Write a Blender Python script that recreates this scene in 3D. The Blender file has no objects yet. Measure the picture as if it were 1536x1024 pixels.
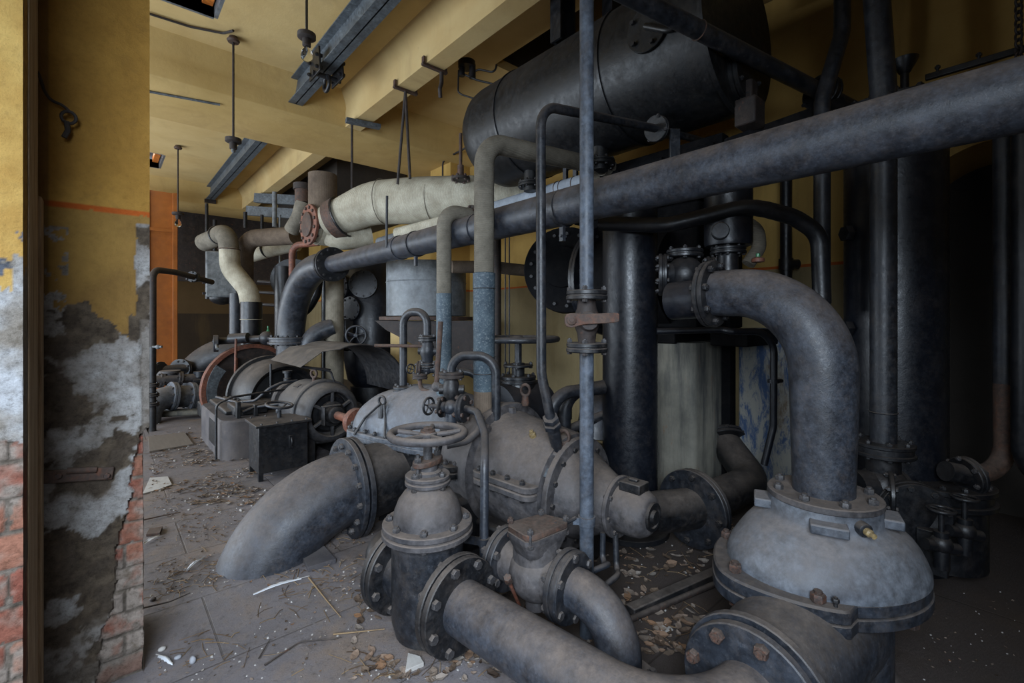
import bpy, bmesh, math, random
from mathutils import Vector, Matrix, noise
V = Vector
SC = bpy.context.scene
COL = SC.collection
PI = math.pi
# ---------------------------------------------------------------- camera frame (metres; X right wall, Y into the hall, Z up)
FPX = 695.0
EYE = 1.5
TH = math.radians(41.4)
FWD = V((math.sin(TH), math.cos(TH), 0)); RGT = V((math.cos(TH), -math.sin(TH), 0))
HOR = 478.0
def od(px, py, d):
    l = (px - 768) / FPX * d
    p = FWD * d + RGT * l
    return V((p.x, p.y, EYE + (HOR - py) / FPX * d))
def ox(px, py, X): return od(px, py, X / (FWD.x + (px - 768) / FPX * RGT.x))
def oy(px, py, Y): return od(px, py, Y / (FWD.y + (px - 768) / FPX * RGT.y))
def oz(px, py, Z): return od(px, py, (Z - EYE) * FPX / (HOR - py))

# ---------------------------------------------------------------- materials
def lin(c):
    r = []
    for v in c[:3]:
        v /= 255.0
        r.append(v / 12.92 if v <= 0.04045 else ((v + 0.055) / 1.055) ** 2.4)
    return (r[0], r[1], r[2], 1)
class NT:
    def __init__(s, name):
        s.m = bpy.data.materials.new(name); s.m.use_nodes = True
        s.t = s.m.node_tree; s.t.nodes.clear()
        s.out = s.n('ShaderNodeOutputMaterial'); s.b = s.n('ShaderNodeBsdfPrincipled')
        s.l(s.b.outputs[0], s.out.inputs[0])
        s.tc = s.n('ShaderNodeTexCoord')
    def n(s, typ, **kw):
        x = s.t.nodes.new(typ)
        for k, v in kw.items(): setattr(x, k, v)
        return x
    def l(s, a, b): s.t.links.new(a, b)
    def noise(s, scale, detail=6, rough=.6, vec=None, dist=0, stretch=None):
        x = s.n('ShaderNodeTexNoise'); x.inputs['Scale'].default_value = scale
        x.inputs['Detail'].default_value = detail; x.inputs['Roughness'].default_value = rough
        x.inputs['Distortion'].default_value = dist
        vec = vec or s.tc.outputs['Object']
        if stretch:
            mp = s.n('ShaderNodeMapping'); mp.inputs['Scale'].default_value = stretch
            s.l(vec, mp.inputs[0]); vec = mp.outputs[0]
        s.l(vec, x.inputs['Vector'])
        return x.outputs['Fac']
    def ramp(s, fac, stops):
        x = s.n('ShaderNodeValToRGB'); s.l(fac, x.inputs[0])
        e = x.color_ramp.elements
        while len(e) < len(stops): e.new(.5)
        for i, (p, c) in enumerate(stops):
            e[i].position = p; e[i].color = c if len(c) == 4 else lin(c)
        return x.outputs[0]
    def rng(s, v, a, b, c=0.0, d=1.0):
        x = s.n('ShaderNodeMapRange'); s.l(v, x.inputs[0])
        for i, q in enumerate((a, b, c, d)): x.inputs[i + 1].default_value = q
        return x.outputs[0]
    def mix(s, fac, a, b):
        x = s.n('ShaderNodeMix', data_type='RGBA')
        for k, v in ((0, fac), (6, a), (7, b)):
            if isinstance(v, (int, float)): x.inputs[k].default_value = v
            elif isinstance(v, tuple): x.inputs[k].default_value = v
            else: s.l(v, x.inputs[k])
        return x.outputs[2]
    def math(s, op, a, b=None):
        x = s.n('ShaderNodeMath', operation=op)
        for k, v in ((0, a), (1, b)):
            if v is None: continue
            if isinstance(v, (int, float)): x.inputs[k].default_value = v
            else: s.l(v, x.inputs[k])
        return x.outputs[0]
    def bump(s, h, strength=.3, dist=.01):
        x = s.n('ShaderNodeBump'); x.inputs['Strength'].default_value = strength
        x.inputs['Distance'].default_value = dist
        s.l(h, x.inputs['Height']); s.l(x.outputs[0], s.b.inputs['Normal'])
        return x
    def upz(s):
        g = s.n('ShaderNodeNewGeometry'); sp = s.n('ShaderNodeSeparateXYZ'); s.l(g.outputs['Normal'], sp.inputs[0])
        return sp.outputs[2]
    def set(s, color=None, rough=None, metal=None, spec=None):
        for k, v in (('Base Color', color), ('Roughness', rough), ('Metallic', metal), ('Specular IOR Level', spec)):
            if v is None: continue
            if isinstance(v, (int, float, tuple)): s.b.inputs[k].default_value = v
            else: s.l(v, s.b.inputs[k])
        return s.m
DUST = (132, 119, 109)
def metal(name, c1, c2, dust=.6, rough=.5, rust=0.0, spots=.25, dustc=DUST, scale=5.0, spec=.5, rustc=(104, 66, 48), dk=.82, mott=.5):
    """old painted iron: mottled paint, scuffs, rust blooms and dust lying on what faces up"""
    s = NT(name); c1 = tuple(v * dk for v in c1); c2 = tuple(v * dk for v in c2)
    a = s.noise(scale, 8, .65); b = s.noise(scale * 9, 5, .7); c = s.noise(scale * 2.3, 7, .7, dist=.6)
    col = s.mix(s.rng(a, .35, .65), lin(c1), lin(c2))
    col = s.mix(s.math('MULTIPLY', s.rng(b, .58, .72), spots * .6), col, lin((122, 124, 128)))
    if rust > 0:
        col = s.mix(s.math('MULTIPLY', s.rng(c, .72 - .28 * rust, .8 - .22 * rust), min(1, .5 + rust)), col,
                    s.mix(b, lin(rustc), lin(tuple(int(v * .6) for v in rustc))))
    g_ = s.noise(scale * 5, 6, .72)
    mm = s.n('ShaderNodeMix', data_type='RGBA', blend_type='MULTIPLY'); mm.inputs[0].default_value = 1
    s.l(col, mm.inputs[6]); s.l(s.ramp(s.rng(g_, .33, .67), [(0, (1 - mott,) * 3 + (1,)), (.5, (.97, .97, .97, 1)), (1, (1 + mott,) * 3 + (1,))]), mm.inputs[7]); col = mm.outputs[2]
    up = s.rng(s.upz(), .12, .9)
    dn = s.rng(s.noise(max(5, scale * .6), 9, .78), .25, .66)
    df = s.math('MULTIPLY', s.math('MULTIPLY', up, dn), dust)
    film = s.math('MULTIPLY', s.rng(s.noise(scale * 1.7, 9, .78), .48, .72), .22 * min(1, dust + .2))
    df = s.math('MAXIMUM', df, film)
    fine = s.mix(s.noise(60, 3, .6), lin(dustc), lin(tuple(int(v * .75) for v in dustc)))
    col = s.mix(df, col, fine)
    r = s.math('ADD', s.math('MULTIPLY', df, .5), s.rng(g_, .3, .7, rough - .1, rough + .14))
    h = s.math('ADD', s.math('MULTIPLY', b, .5), s.math('MULTIPLY', c, .8))
    s.bump(h, .3, .006)
    return s.set(col, r, 0.0, spec)
M = {}
M['slate'] = metal('dark slate painted iron', (52, 56, 64), (33, 36, 43), .75, .42, rust=.05, dk=.7)
M['slate2'] = metal('worn blue grey painted iron', (64, 71, 83), (37, 41, 49), .75, .4, rust=.08, spots=.35, dk=.7)
M['bluegrey'] = metal('pale blue grey painted iron', (82, 90, 101), (54, 60, 70), .85, .5, rust=.1, spots=.3, dk=1.0)
M['black'] = metal('black painted iron', (26, 28, 33), (18, 19, 23), .3, .38, rust=.04, spots=.05, mott=.2)
M['blackdust'] = metal('dusty black iron', (36, 37, 41), (23, 24, 28), .75, .45, rust=.08, spots=.15, dk=.7)
M['casing'] = metal('dust covered pump iron', (78, 74, 74), (52, 51, 54), .95, .6, rust=.1, spots=.2, dustc=(140, 125, 113), dk=1.0)
M['casingblue'] = metal('dusty blue grey pump iron', (98, 103, 110), (64, 68, 76), .9, .5, rust=.1, spots=.3, dustc=(150, 142, 138), dk=1.0)
M['shade'] = metal('soot black iron', (17, 18, 21), (12, 12, 15), .04, .75, spots=.0, mott=.15, spec=.12)  # near black colour stands in for shade on condenser, vessel and cradle
M['vessel'] = metal('deep blue black vessel paint', (25, 29, 38), (18, 21, 29), .25, .36, rust=.0, spots=.0, mott=.15)
M['tank'] = metal('black tank paint', (34, 36, 40), (24, 25, 29), .5, .45, rust=.05, spots=.12, dustc=(92, 82, 70), scale=3, dk=.6, mott=.2)
M['bigpipe'] = metal('flaking slate pipe paint', (70, 75, 85), (34, 36, 43), .9, .42, rust=.10, spots=.3, dustc=(128, 114, 104), scale=13, mott=.35)
M['bolt'] = metal('worn steel bolt', (84, 82, 84), (56, 54, 55), .7, .45, rust=.35, scale=30)
M['boltdark'] = metal('dark iron bolt', (44, 45, 50), (30, 30, 34), .6, .45, rust=.15, scale=30, dk=.7)
M['boltrust'] = metal('rusty iron bolt', (88, 70, 62), (58, 46, 42), .5, .6, rust=.8, scale=30)
M['rust'] = metal('brown rusted iron', (98, 74, 60), (66, 50, 43), .5, .7, rust=.7, spots=.15, scale=9, dk=.85)
M['redrust'] = metal('red lead painted iron', (126, 74, 54), (92, 58, 46), .45, .6, rust=.4, spots=.1, scale=9, dk=1.0)
M['darkrust'] = metal('dark brown rusted iron', (60, 49, 44), (42, 34, 32), .5, .65, rust=.5, spots=.15, scale=9)
M['steelbeam'] = metal('grey painted steel section', (92, 99, 104), (64, 69, 74), .3, .5, rust=.12, spots=.2, scale=7, dk=1.0)
M['drum'] = metal('pale grey painted drum', (112, 116, 118), (92, 96, 100), .4, .5, rust=.05, spots=.1, scale=2, dk=1.0)
M['brass'] = metal('dull brass', (150, 130, 90), (110, 92, 60), .3, .4, scale=20, dk=1.0)
M['orange'] = metal('orange red lead paint', (156, 88, 22), (130, 70, 15), .05, .55, rust=.0, spots=.0, mott=.12, scale=2, dk=1.0)
M['skyorange'] = metal('orange primer', (200, 118, 40), (176, 96, 30), .1, .6, rust=.15, scale=6, dk=1.0)
M['motor'] = metal('dusty grey motor paint', (72, 71, 73), (50, 50, 54), .85, .5, rust=.08, dustc=(140, 128, 116), dk=.85)
M['wrap_base'] = None
def insul(name, c1, c2, dark, ring=26.0, axis='Z'):
    """canvas wound over lagging: fine turns of bandage with dirt in the laps"""
    s = NT(name)
    w = s.n('ShaderNodeTexNoise'); w.inputs['Scale'].default_value = 14; w.inputs['Detail'].default_value = 5
    s.l(s.tc.outputs['Object'], w.inputs['Vector'])
    wv = s.n('ShaderNodeTexWave', wave_type='BANDS', bands_direction=axis)
    wv.inputs['Scale'].default_value = ring; wv.inputs['Distortion'].default_value = 3.0
    wv.inputs['Detail'].default_value = 3; wv.inputs['Detail Scale'].default_value = 1.2
    s.l(s.tc.outputs['Object'], wv.inputs['Vector'])
    a = s.noise(5, 8, .7); b = s.noise(50, 4, .7)
    col = s.mix(s.rng(a, .35, .66), lin(c1), lin(c2))
    col = s.mix(s.math('MULTIPLY', s.rng(wv.outputs['Fac'], .0, .35, 1, 0), .16), col, lin(dark))
    col = s.mix(s.math('MULTIPLY', s.rng(b, .62, .74), .5), col, lin(dark))
    h = s.math('ADD', s.math('MULTIPLY', wv.outputs['Fac'], .2), s.math('ADD', a, s.math('MULTIPLY', b, .3)))
    s.bump(h, .5, .012)
    return s.set(col, .85, 0, .25)
M['canvas'] = insul('grey canvas lagging', (130, 123, 110), (92, 86, 76), (62, 56, 48))
M['canvas_x'] = insul('grey canvas lagging wound along', (146, 138, 122), (110, 102, 88), (74, 66, 56), axis='X')
M['canvas_white'] = insul('whitish canvas lagging', (186, 180, 162), (146, 138, 120), (84, 74, 60), axis='X')
M['canvas_blue'] = insul('blue white lagging', (158, 166, 176), (122, 128, 136), (74, 72, 70), axis='Y')
M['canvas_brown'] = insul('brown grey lagging', (112, 98, 84), (82, 70, 60), (54, 44, 38), axis='X')
M['lead_blue'] = None
s = NT('blue green scuffed lagging sleeve')
a = s.noise(70, 4, .75); b = s.noise(6, 6, .7)
col = s.mix(s.rng(b, .35, .65), lin((84, 98, 106)), lin((54, 66, 76)))
col = s.mix(s.math('MULTIPLY', s.rng(a, .52, .66), .75), col, lin((128, 136, 138)))
s.bump(a, .5, .006); M['sleeve'] = s.set(col, .6, 0, .4)

def plaster(name, c1, c2, stain, sscale=.5, bumpv=.35, blot=.5):
    s = NT(name)
    pos = s.n('ShaderNodeNewGeometry').outputs['Position']
    a = s.noise(1.3, 8, .6, vec=pos); b = s.noise(24, 6, .7, vec=pos); c = s.noise(sscale * 3, 9, .7, vec=pos, dist=.8)
    st = s.noise(4.0, 6, .6, vec=pos, stretch=(1, 1, .12))
    col = s.mix(s.rng(a, .3, .7), lin(c1), lin(c2))
    col = s.mix(s.math('MULTIPLY', s.rng(c, .52, .72), blot), col, lin(stain))
    col = s.mix(s.math('MULTIPLY', s.rng(st, .55, .75), blot * .5), col, lin(stain))
    col = s.mix(s.math('MULTIPLY', s.rng(b, .66, .74), .35), col, lin((90, 72, 48)))
    s.bump(s.math('ADD', b, s.math('MULTIPLY', a, 2)), bumpv, .01)
    return s.set(col, .8, 0, .3)
M['ceil'] = plaster('ochre ceiling paint', (206, 180, 126), (192, 162, 106), (160, 132, 90), blot=.4, bumpv=.2)
M['ceilpale'] = plaster('dusty ochre soffit paint', (196, 172, 122), (182, 152, 100), (150, 126, 86), blot=.4, bumpv=.2)
M['beamyellow'] = plaster('ochre beam paint', (198, 168, 110), (180, 150, 92), (142, 114, 72), blot=.4, bumpv=.25)

from mathutils.bvhtree import BVHTree
def hit(mb, px, py):
    """where the sight line through a point of the photograph meets a shape"""
    bv = BVHTree.FromPolygons(mb.v, mb.f); o = V((0, 0, EYE)); d = (od(px, py, 1) - o).normalized()
    p, n, i, dist = bv.ray_cast(o, d)
    return (p, n if n.dot(d) < 0 else -n) if p else (None, None)
# ---------------------------------------------------------------- mesh builder (world coordinates)
def basis(axis, up=V((0, 0, 1))):
    a = V(axis).normalized()
    if abs(a.dot(up)) > .97: up = V((0, 1, 0)) if abs(a.y) < .9 else V((1, 0, 0))
    u = (up - a * a.dot(up)).normalized()
    return a, a.cross(u).normalized(), u           # axis, side, up
def fillet(pts, bend, n=10):
    """polyline with rounded corners"""
    pts = [V(p) for p in pts]
    if isinstance(bend, (int, float)): bend = [bend] * len(pts)
    out = [pts[0]]
    for i in range(1, len(pts) - 1):
        p = pts[i]; a = pts[i - 1] - p; b = pts[i + 1] - p
        la, lb = a.length, b.length; a.normalize(); b.normalize()
        ang = a.angle(b)
        if bend[i] <= 0 or ang > PI - .02: out.append(p); continue
        t = min(bend[i] / math.tan(ang / 2), la * .98 if i == 1 else la * .49, lb * .98 if i == len(pts) - 2 else lb * .49)
        R = t * math.tan(ang / 2)
        c = p + (a + b).normalized() * (R / math.sin(ang / 2))
        s = p + a * t - c; e = p + b * t - c
        tot = s.angle(e); k = max(3, int(n * tot / (PI / 2)))
        ax = s.cross(e).normalized()
        for j in range(k + 1): out.append(c + Matrix.Rotation(tot * j / k, 3, ax) @ s)
    out.append(pts[-1])
    return out
class MB:
    def __init__(s): s.v = []; s.f = []
    def add(s, v, f):
        o = len(s.v); s.v += [V(p) for p in v]; s.f += [tuple(i + o for i in q) for q in f]; return s
    def loft(s, rings, cap=True, closed=True):
        n = len(rings[0]); v = [p for r in rings for p in r]; f = []
        for i in range(len(rings) - 1):
            for j in range(n if closed else n - 1):
                k = (j + 1) % n
                f.append((i * n + j, i * n + k, (i + 1) * n + k, (i + 1) * n + j))
        if cap and closed: f.append(tuple(reversed(range(n)))); f.append(tuple((len(rings) - 1) * n + j for j in range(n)))
        return s.add(v, f)
    def tube(s, pts, r, bend=0, seg=16, cap=True, fn=10):
        P = fillet(pts, bend, fn)
        Q = [P[0]]
        for p in P[1:]:
            if (p - Q[-1]).length > 1e-5: Q.append(p)
        P = Q
        T = []
        for i in range(len(P)):
            a = P[min(i + 1, len(P) - 1)] - P[max(i - 1, 0)]
            T.append(a.normalized())
        L = [0]
        for i in range(1, len(P)): L.append(L[-1] + (P[i] - P[i - 1]).length)
        _, sd, up = basis(T[0]); rings = []
        for i, p in enumerate(P):
            if i:
                q = T[i - 1].rotation_difference(T[i]); up = q @ up
                up = (up - T[i] * up.dot(T[i])).normalized()
            sd = T[i].cross(up)
            rr = r(L[i] / L[-1]) if callable(r) else r
            rings.append([p + (sd * math.cos(2 * PI * k / seg) + up * math.sin(2 * PI * k / seg)) * rr for k in range(seg)])
        return s.loft(rings, cap)
    def lathe(s, prof, C, axis=(0, 0, 1), seg=32, a0=0, a1=2 * PI, up=V((0, 0, 1)), sq=None):
        """prof: list of (radius, height along axis)"""
        a, sd, u = basis(axis, up); C = V(C); full = abs(a1 - a0 - 2 * PI) < 1e-6
        n = seg if full else seg + 1; rings = []
        for r, h in prof:
            ring = []
            for k in range(n):
                t = a0 + (a1 - a0) * k / seg
                ring.append(C + a * h + (sd * math.cos(t) + u * math.sin(t)) * max(r, 1e-4))
            rings.append(ring)
        return s.loft(rings, full, full)
    def disc(s, C, axis, R, th, seg=32, ch=.004, hole=0):
        """chamfered solid disc centred on C"""
        h = th / 2; ch = min(ch, h * .6)
        return s.lathe([(R - ch, -h), (R, -h + ch), (R, h - ch), (R - ch, h)], C, axis, seg)
    def cyl(s, A, B, r, seg=16, r2=None):
        A = V(A); B = V(B); L = (B - A).length
        return s.lathe([(r, 0), (r if r2 is None else r2, L)], A, B - A, seg)
    def box(s, C, size, rot=None):
        C = V(C); h = V(size) / 2; R = rot or Matrix.Identity(3)
        v = [C + R @ V((x * h.x, y * h.y, z * h.z)) for x in (-1, 1) for y in (-1, 1) for z in (-1, 1)]
        return s.add(v, [(0, 1, 3, 2), (4, 6, 7, 5), (0, 4, 5, 1), (2, 3, 7, 6), (0, 2, 6, 4), (1, 5, 7, 3)])
    def bbox(s, a, b):
        a = V(a); b = V(b); return s.box((a + b) / 2, (abs(b.x - a.x), abs(b.y - a.y), abs(b.z - a.z)))
    def bar(s, A, B, w, h, up=V((0, 0, 1))):
        A = V(A); B = V(B); a, sd, u = basis(B - A, up)
        return s.box((A + B) / 2, ((B - A).length, w, h), Matrix((a, sd, u)).transposed())
    def torus(s, C, axis, R, r, seg=32, rs=10, a0=0, a1=2 * PI, sx=1.0):
        a, sd, u = basis(axis); C = V(C); full = abs(a1 - a0 - 2 * PI) < 1e-6
        rings = []
        for k in range(seg + (0 if full else 1)):
            t = a0 + (a1 - a0) * k / seg; d = sd * math.cos(t) * sx + u * math.sin(t)
            rings.append([C + d * R + (d * math.cos(2 * PI * j / rs) + a * math.sin(2 * PI * j / rs)) * r for j in range(rs)])
        if full: rings.append(rings[0])
        return s.loft(rings, not full)
    def prism(s, poly, C, ex, ey, th):
        """polygon in the (ex, ey) plane at C, thickened both ways along its normal"""
        C = V(C); ex = V(ex).normalized(); ey = V(ey).normalized(); nn = ex.cross(ey)
        A = [C + ex * x + ey * y + nn * (th / 2) for x, y in poly]; B = [p - nn * th for p in A]
        return s.loft([B, A])
    def sphere(s, C, r, seg=16, rings=10, sc=(1, 1, 1)):
        C = V(C); R = []
        for i in range(rings + 1):
            t = -PI / 2 + PI * i / rings
            R.append([C + V((math.cos(t) * math.cos(2 * PI * k / seg) * r * sc[0], math.cos(t) * math.sin(2 * PI * k / seg) * r * sc[1], math.sin(t) * r * sc[2])) for k in range(seg)])
        R[0] = [p + V((1e-5 * math.cos(k), 1e-5 * math.sin(k), 0)) for k, p in enumerate(R[0])]
        return s.loft(R)
    def hexnut(s, C, axis, s_, h, rot=0):
        a, sd, u = basis(axis); C = V(C); rings = []
        for rr, hh in ((s_ * .97, 0), (s_, h * .1), (s_, h * .85), (s_ * .9, h)):
            rings.append([C + a * hh + (sd * math.cos(rot + k * PI / 3) + u * math.sin(rot + k * PI / 3)) * rr for k in range(6)])
        return s.loft(rings)
    def mesh(s, name, mat, off=V((0, 0, 0)), smooth=38, bev=None):
        me = bpy.data.meshes.new(name)
        me.from_pydata([p - off for p in s.v], [], s.f)
        bm = bmesh.new(); bm.from_mesh(me)
        bmesh.ops.recalc_face_normals(bm, faces=bm.faces)
        bm.to_mesh(me); bm.free()
        if mat: me.materials.append(M[mat] if isinstance(mat, str) else mat)
        if smooth:
            me.polygons.foreach_set('use_smooth', [True] * len(me.polygons))
            me.set_sharp_from_angle(angle=math.radians(smooth))
        me.update(); return me
def link(name, me, parent=None, loc=V((0, 0, 0)), bev=None):
    o = bpy.data.objects.new(name, me); COL.objects.link(o); o.location = loc
    if parent is not None: o.parent = parent
    if bev:
        m = o.modifiers.new('bevel', 'BEVEL'); m.width = bev; m.segments = 2; m.limit_method = 'ANGLE'; m.angle_limit = math.radians(40)
        m.harden_normals = False
    return o
def tag(o, label, cat, group=None):
    o['label'] = label; o['category'] = cat
    if group: o['group'] = group
    return o
class T:
    """a thing: an Empty at its base that parents its parts"""
    def __init__(s, name, label, cat, loc, group=None):
        s.loc = V(loc); s.o = bpy.data.objects.new(name, None); COL.objects.link(s.o); s.o.location = s.loc
        s.o.empty_display_size = .1
        tag(s.o, label, cat, group)
    def part(s, name, mb, mat, parent=None, label=None, bev=None, smooth=38):
        o = link(name, mb.mesh(name, mat, s.loc, smooth), parent or s.o, bev=bev)
        if label: o['label'] = label
        return o
    def put(s, name, me, P, axis, parent=None, spin=0):
        o = link(name, me, parent or s.o, V(P) - s.loc)
        a, sd, u = basis(axis)
        o.rotation_euler = (Matrix((sd, u, a)).transposed() @ Matrix.Rotation(spin, 3, 'Z')).to_euler()
        return o
def solo(name, label, cat, mb, mat, loc, group=None, bev=None, smooth=38):
    o = link(name, mb.mesh(name, mat, V(loc), smooth), None, V(loc), bev); return tag(o, label, cat, group)
def struct(name, mb, mat, parent=None, bev=None, smooth=38):
    o = link(name, mb.mesh(name, mat, V((0, 0, 0)), smooth), parent, bev=bev)
    if parent is None: o['kind'] = 'structure'
    return o
_bolts = {}
def boltmesh(s_, L, mat, head=True):
    k = (round(s_, 4), round(L, 3), mat, head)
    if k not in _bolts:
        b = MB(); h = s_ * 1.1
        b.cyl((0, 0, -L / 2 - h * .6), (0, 0, L / 2 + h * 1.35), s_ * .55, 10)
        b.hexnut((0, 0, L / 2), (0, 0, 1), s_, h, .3)
        b.hexnut((0, 0, -L / 2), (0, 0, -1), s_, h * .8, .7)
        _bolts[k] = b.mesh('bolt', mat)
    return _bolts[k]
def flange(t, C, axis, R, th=.03, n=8, s_=.016, mat='slate', bmat='bolt', pair=True, gap=.006, pcd=None, ph=0.0, parent=None, name='flange', seg=40, arc=None, label=None):
    """one (or a bolted pair of) pipe flange(s) centred on C; every bolt a child"""
    a, sd, u = basis(axis); C = V(C); b = MB()
    if pair:
        o = (th + gap) / 2
        b.disc(C - a * o, a, R, th, seg); b.disc(C + a * o, a, R * .985, th, seg)
        b.lathe([(R * .93, -gap), (R * .93, gap)], C, a, seg); L = 2 * th + gap
    else:
        b.disc(C, a, R, th, seg); L = th
    f = t.part(name, b, mat, parent, label)
    me = boltmesh(s_, L, bmat); pcd = pcd or R * .84
    for k in range(n):
        w = ph + 2 * PI * (k + .5) / n
        if arc and not (arc[0] <= w % (2 * PI) <= arc[1]): continue
        t.put('bolt', me, C + (sd * math.cos(w) + u * math.sin(w)) * pcd, a, f, spin=k * .7)
    return f
def handwheel(t, C, axis, R, r, n=4, mat='slate', hub=.03, hubh=.04, phase=0.3, dish=0.0, smat=None, name='handwheel'):
    a, sd, u = basis(axis); C = V(C)
    o = t.part(name, MB().torus(C, a, R, r, 40, 12), mat)
    t.part('hub', MB().lathe([(hub * .9, -hubh * .6), (hub, -hubh * .4), (hub, hubh * .2), (hub * .6, hubh * .5)], C - a * dish, a, 20), mat, o)
    for k in range(n):
        w = phase + 2 * PI * k / n; d = sd * math.cos(w) + u * math.sin(w)
        q = sd * math.cos(w + .5) + u * math.sin(w + .5)
        t.part('spoke', MB().tube([C - a * dish + d * hub * .7, C - a * dish * .6 + (d * .9 + q * .12) * R * .5, C + d * (R - r * .4)], r * .62, R * .3, 8), smat or mat, o)
    return o
def hexnut_part(t, C, axis, s_, h, mat='bolt', parent=None, name='nut'):
    return t.part(name, MB().hexnut(C, axis, s_, h), mat, parent)
# ================================================================ camera, light, world
SC.view_settings.view_transform = 'Standard'; SC.view_settings.look = 'None'
SC.view_settings.exposure = 0.0; SC.view_settings.gamma = 1.0; SC.view_settings.use_curve_mapping = False
SC.cycles.use_denoising = True
SC.cycles.max_bounces = 6; SC.cycles.diffuse_bounces = 4; SC.cycles.glossy_bounces = 3
cam = bpy.data.cameras.new('camera'); cam.sensor_width = 36; cam.lens = 36 * FPX / 1536
cam.shift_y = (HOR - 512) / 1536; cam.clip_start = .05
camo = bpy.data.objects.new('camera', cam); COL.objects.link(camo)
camo.location = (0, 0, EYE); camo.rotation_euler = (PI / 2, 0, -TH); SC.camera = camo
w = bpy.data.worlds.new('daylight outside'); SC.world = w; w.use_nodes = True
w.node_tree.nodes['Background'].inputs[0].default_value = (.55, .72, 1, 1)
w.node_tree.nodes['Background'].inputs[1].default_value = .08
def area(name, loc, to, sx, sy, power, col, spread=180):
    l = bpy.data.lights.new(name, 'AREA'); l.shape = 'RECTANGLE'; l.size = sx; l.size_y = sy; l.energy = power; l.color = col
    o = bpy.data.objects.new(name, l); COL.objects.link(o); o.location = loc
    o.rotation_euler = (V(to) - V(loc)).to_track_quat('-Z', 'Y').to_euler(); l.spread = math.radians(spread); return o
COOL = (.74, .86, 1.0)
area('doorway daylight behind the photographer', (-1.0, -.55, 2.15), (.85, 2.0, .1), 1.5, 1.5, 115, COOL, 118)
area('window daylight of the left aisle', (-3.6, 5.0, 1.7), (1.5, 5.2, 1.5), 5.5, 2.4, 410, COOL)
area('window daylight of the far aisle', (-3.4, 10.5, 1.7), (2.0, 9.5, 2.2), 4.5, 2.4, 260, (.84, .92, 1.0))
area('skylight over the near bay', (.2, 4.8, 4.62), (.2, 4.8, 0), 1.1, .8, 14, COOL)
area('skylight over the far bay', (.2, 10.7, 4.62), (.2, 10.7, 0), 1.1, .8, 16, COOL)

# ================================================================ floor
FZ = 0.0
s = NT('dusty stone floor')
pos = s.n('ShaderNodeNewGeometry').outputs['Position']
a = s.noise(.9, 8, .65, vec=pos); b = s.noise(9, 10, .8, vec=pos); c = s.noise(110, 5, .75, vec=pos)
br = s.n('ShaderNodeTexBrick'); br.offset = .5
mp = s.n('ShaderNodeMapping'); mp.inputs['Location'].default_value = (.35, .12, 0)
s.l(pos, mp.inputs[0]); s.l(mp.outputs[0], br.inputs['Vector'])
br.inputs['Scale'].default_value = 1; br.inputs['Brick Width'].default_value = 1.5; br.inputs['Row Height'].default_value = .62
br.inputs['Mortar Size'].default_value = .006; br.inputs['Mortar Smooth'].default_value = .4
br.inputs['Color1'].default_value = (.9, .9, .9, 1); br.inputs['Color2'].default_value = (1, 1, 1, 1); br.inputs['Mortar'].default_value = (.55, .53, .5, 1)
col = s.mix(s.rng(a, .35, .65), lin((128, 122, 124)), lin((100, 95, 95)))
col = s.mix(s.rng(b, .5, .72, 0, .7), col, lin((140, 126, 114)))
col = s.mix(s.rng(s.noise(1.6, 9, .75, vec=pos, dist=.5), .5, .66, 0, .75), col, lin((136, 118, 102)))
col = s.mix(s.rng(s.noise(2.2, 9, .75, vec=pos, dist=1), .56, .68, 0, .7), col, lin((68, 60, 56)))
col = s.mix(s.rng(s.noise(26, 8, .8, vec=pos), .54, .66, 0, .6), col, lin((66, 58, 52)))
col = s.mix(s.rng(c, .58, .7, 0, .7), col, lin((52, 46, 42)))
col = s.mix(s.rng(c, .4, .3, 0, .4), col, lin((166, 156, 150)))
spx = s.n('ShaderNodeSeparateXYZ'); s.l(pos, spx.inputs[0])
dirt = s.math('ADD', s.math('SUBTRACT', spx.outputs[0], s.math('MULTIPLY', spx.outputs[1], .18)), s.math('MULTIPLY', s.rng(s.noise(2.4, 8, .7, vec=pos), 0, 1, -1, 1), 1.1))
col = s.mix(s.rng(dirt, .75, 1.25, 0, .85), col, s.mix(b, lin((74, 62, 54)), lin((46, 39, 35))))
mx = s.n('ShaderNodeMix', data_type='RGBA', blend_type='MULTIPLY'); mx.inputs[0].default_value = .8
s.l(col, mx.inputs[6]); s.l(br.outputs['Color'], mx.inputs[7])
s.bump(s.math('ADD', s.math('MULTIPLY', b, 1.2), s.math('ADD', s.math('MULTIPLY', c, .5), s.math('MULTIPLY', br.outputs['Fac'], -.6))), .5, .012)
M['floor'] = s.set(mx.outputs[2], .62, 0, .4)
struct('floor', MB().bbox((-6, -5, -.2), (5.4, 17, 0)), 'floor', smooth=0)

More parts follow.
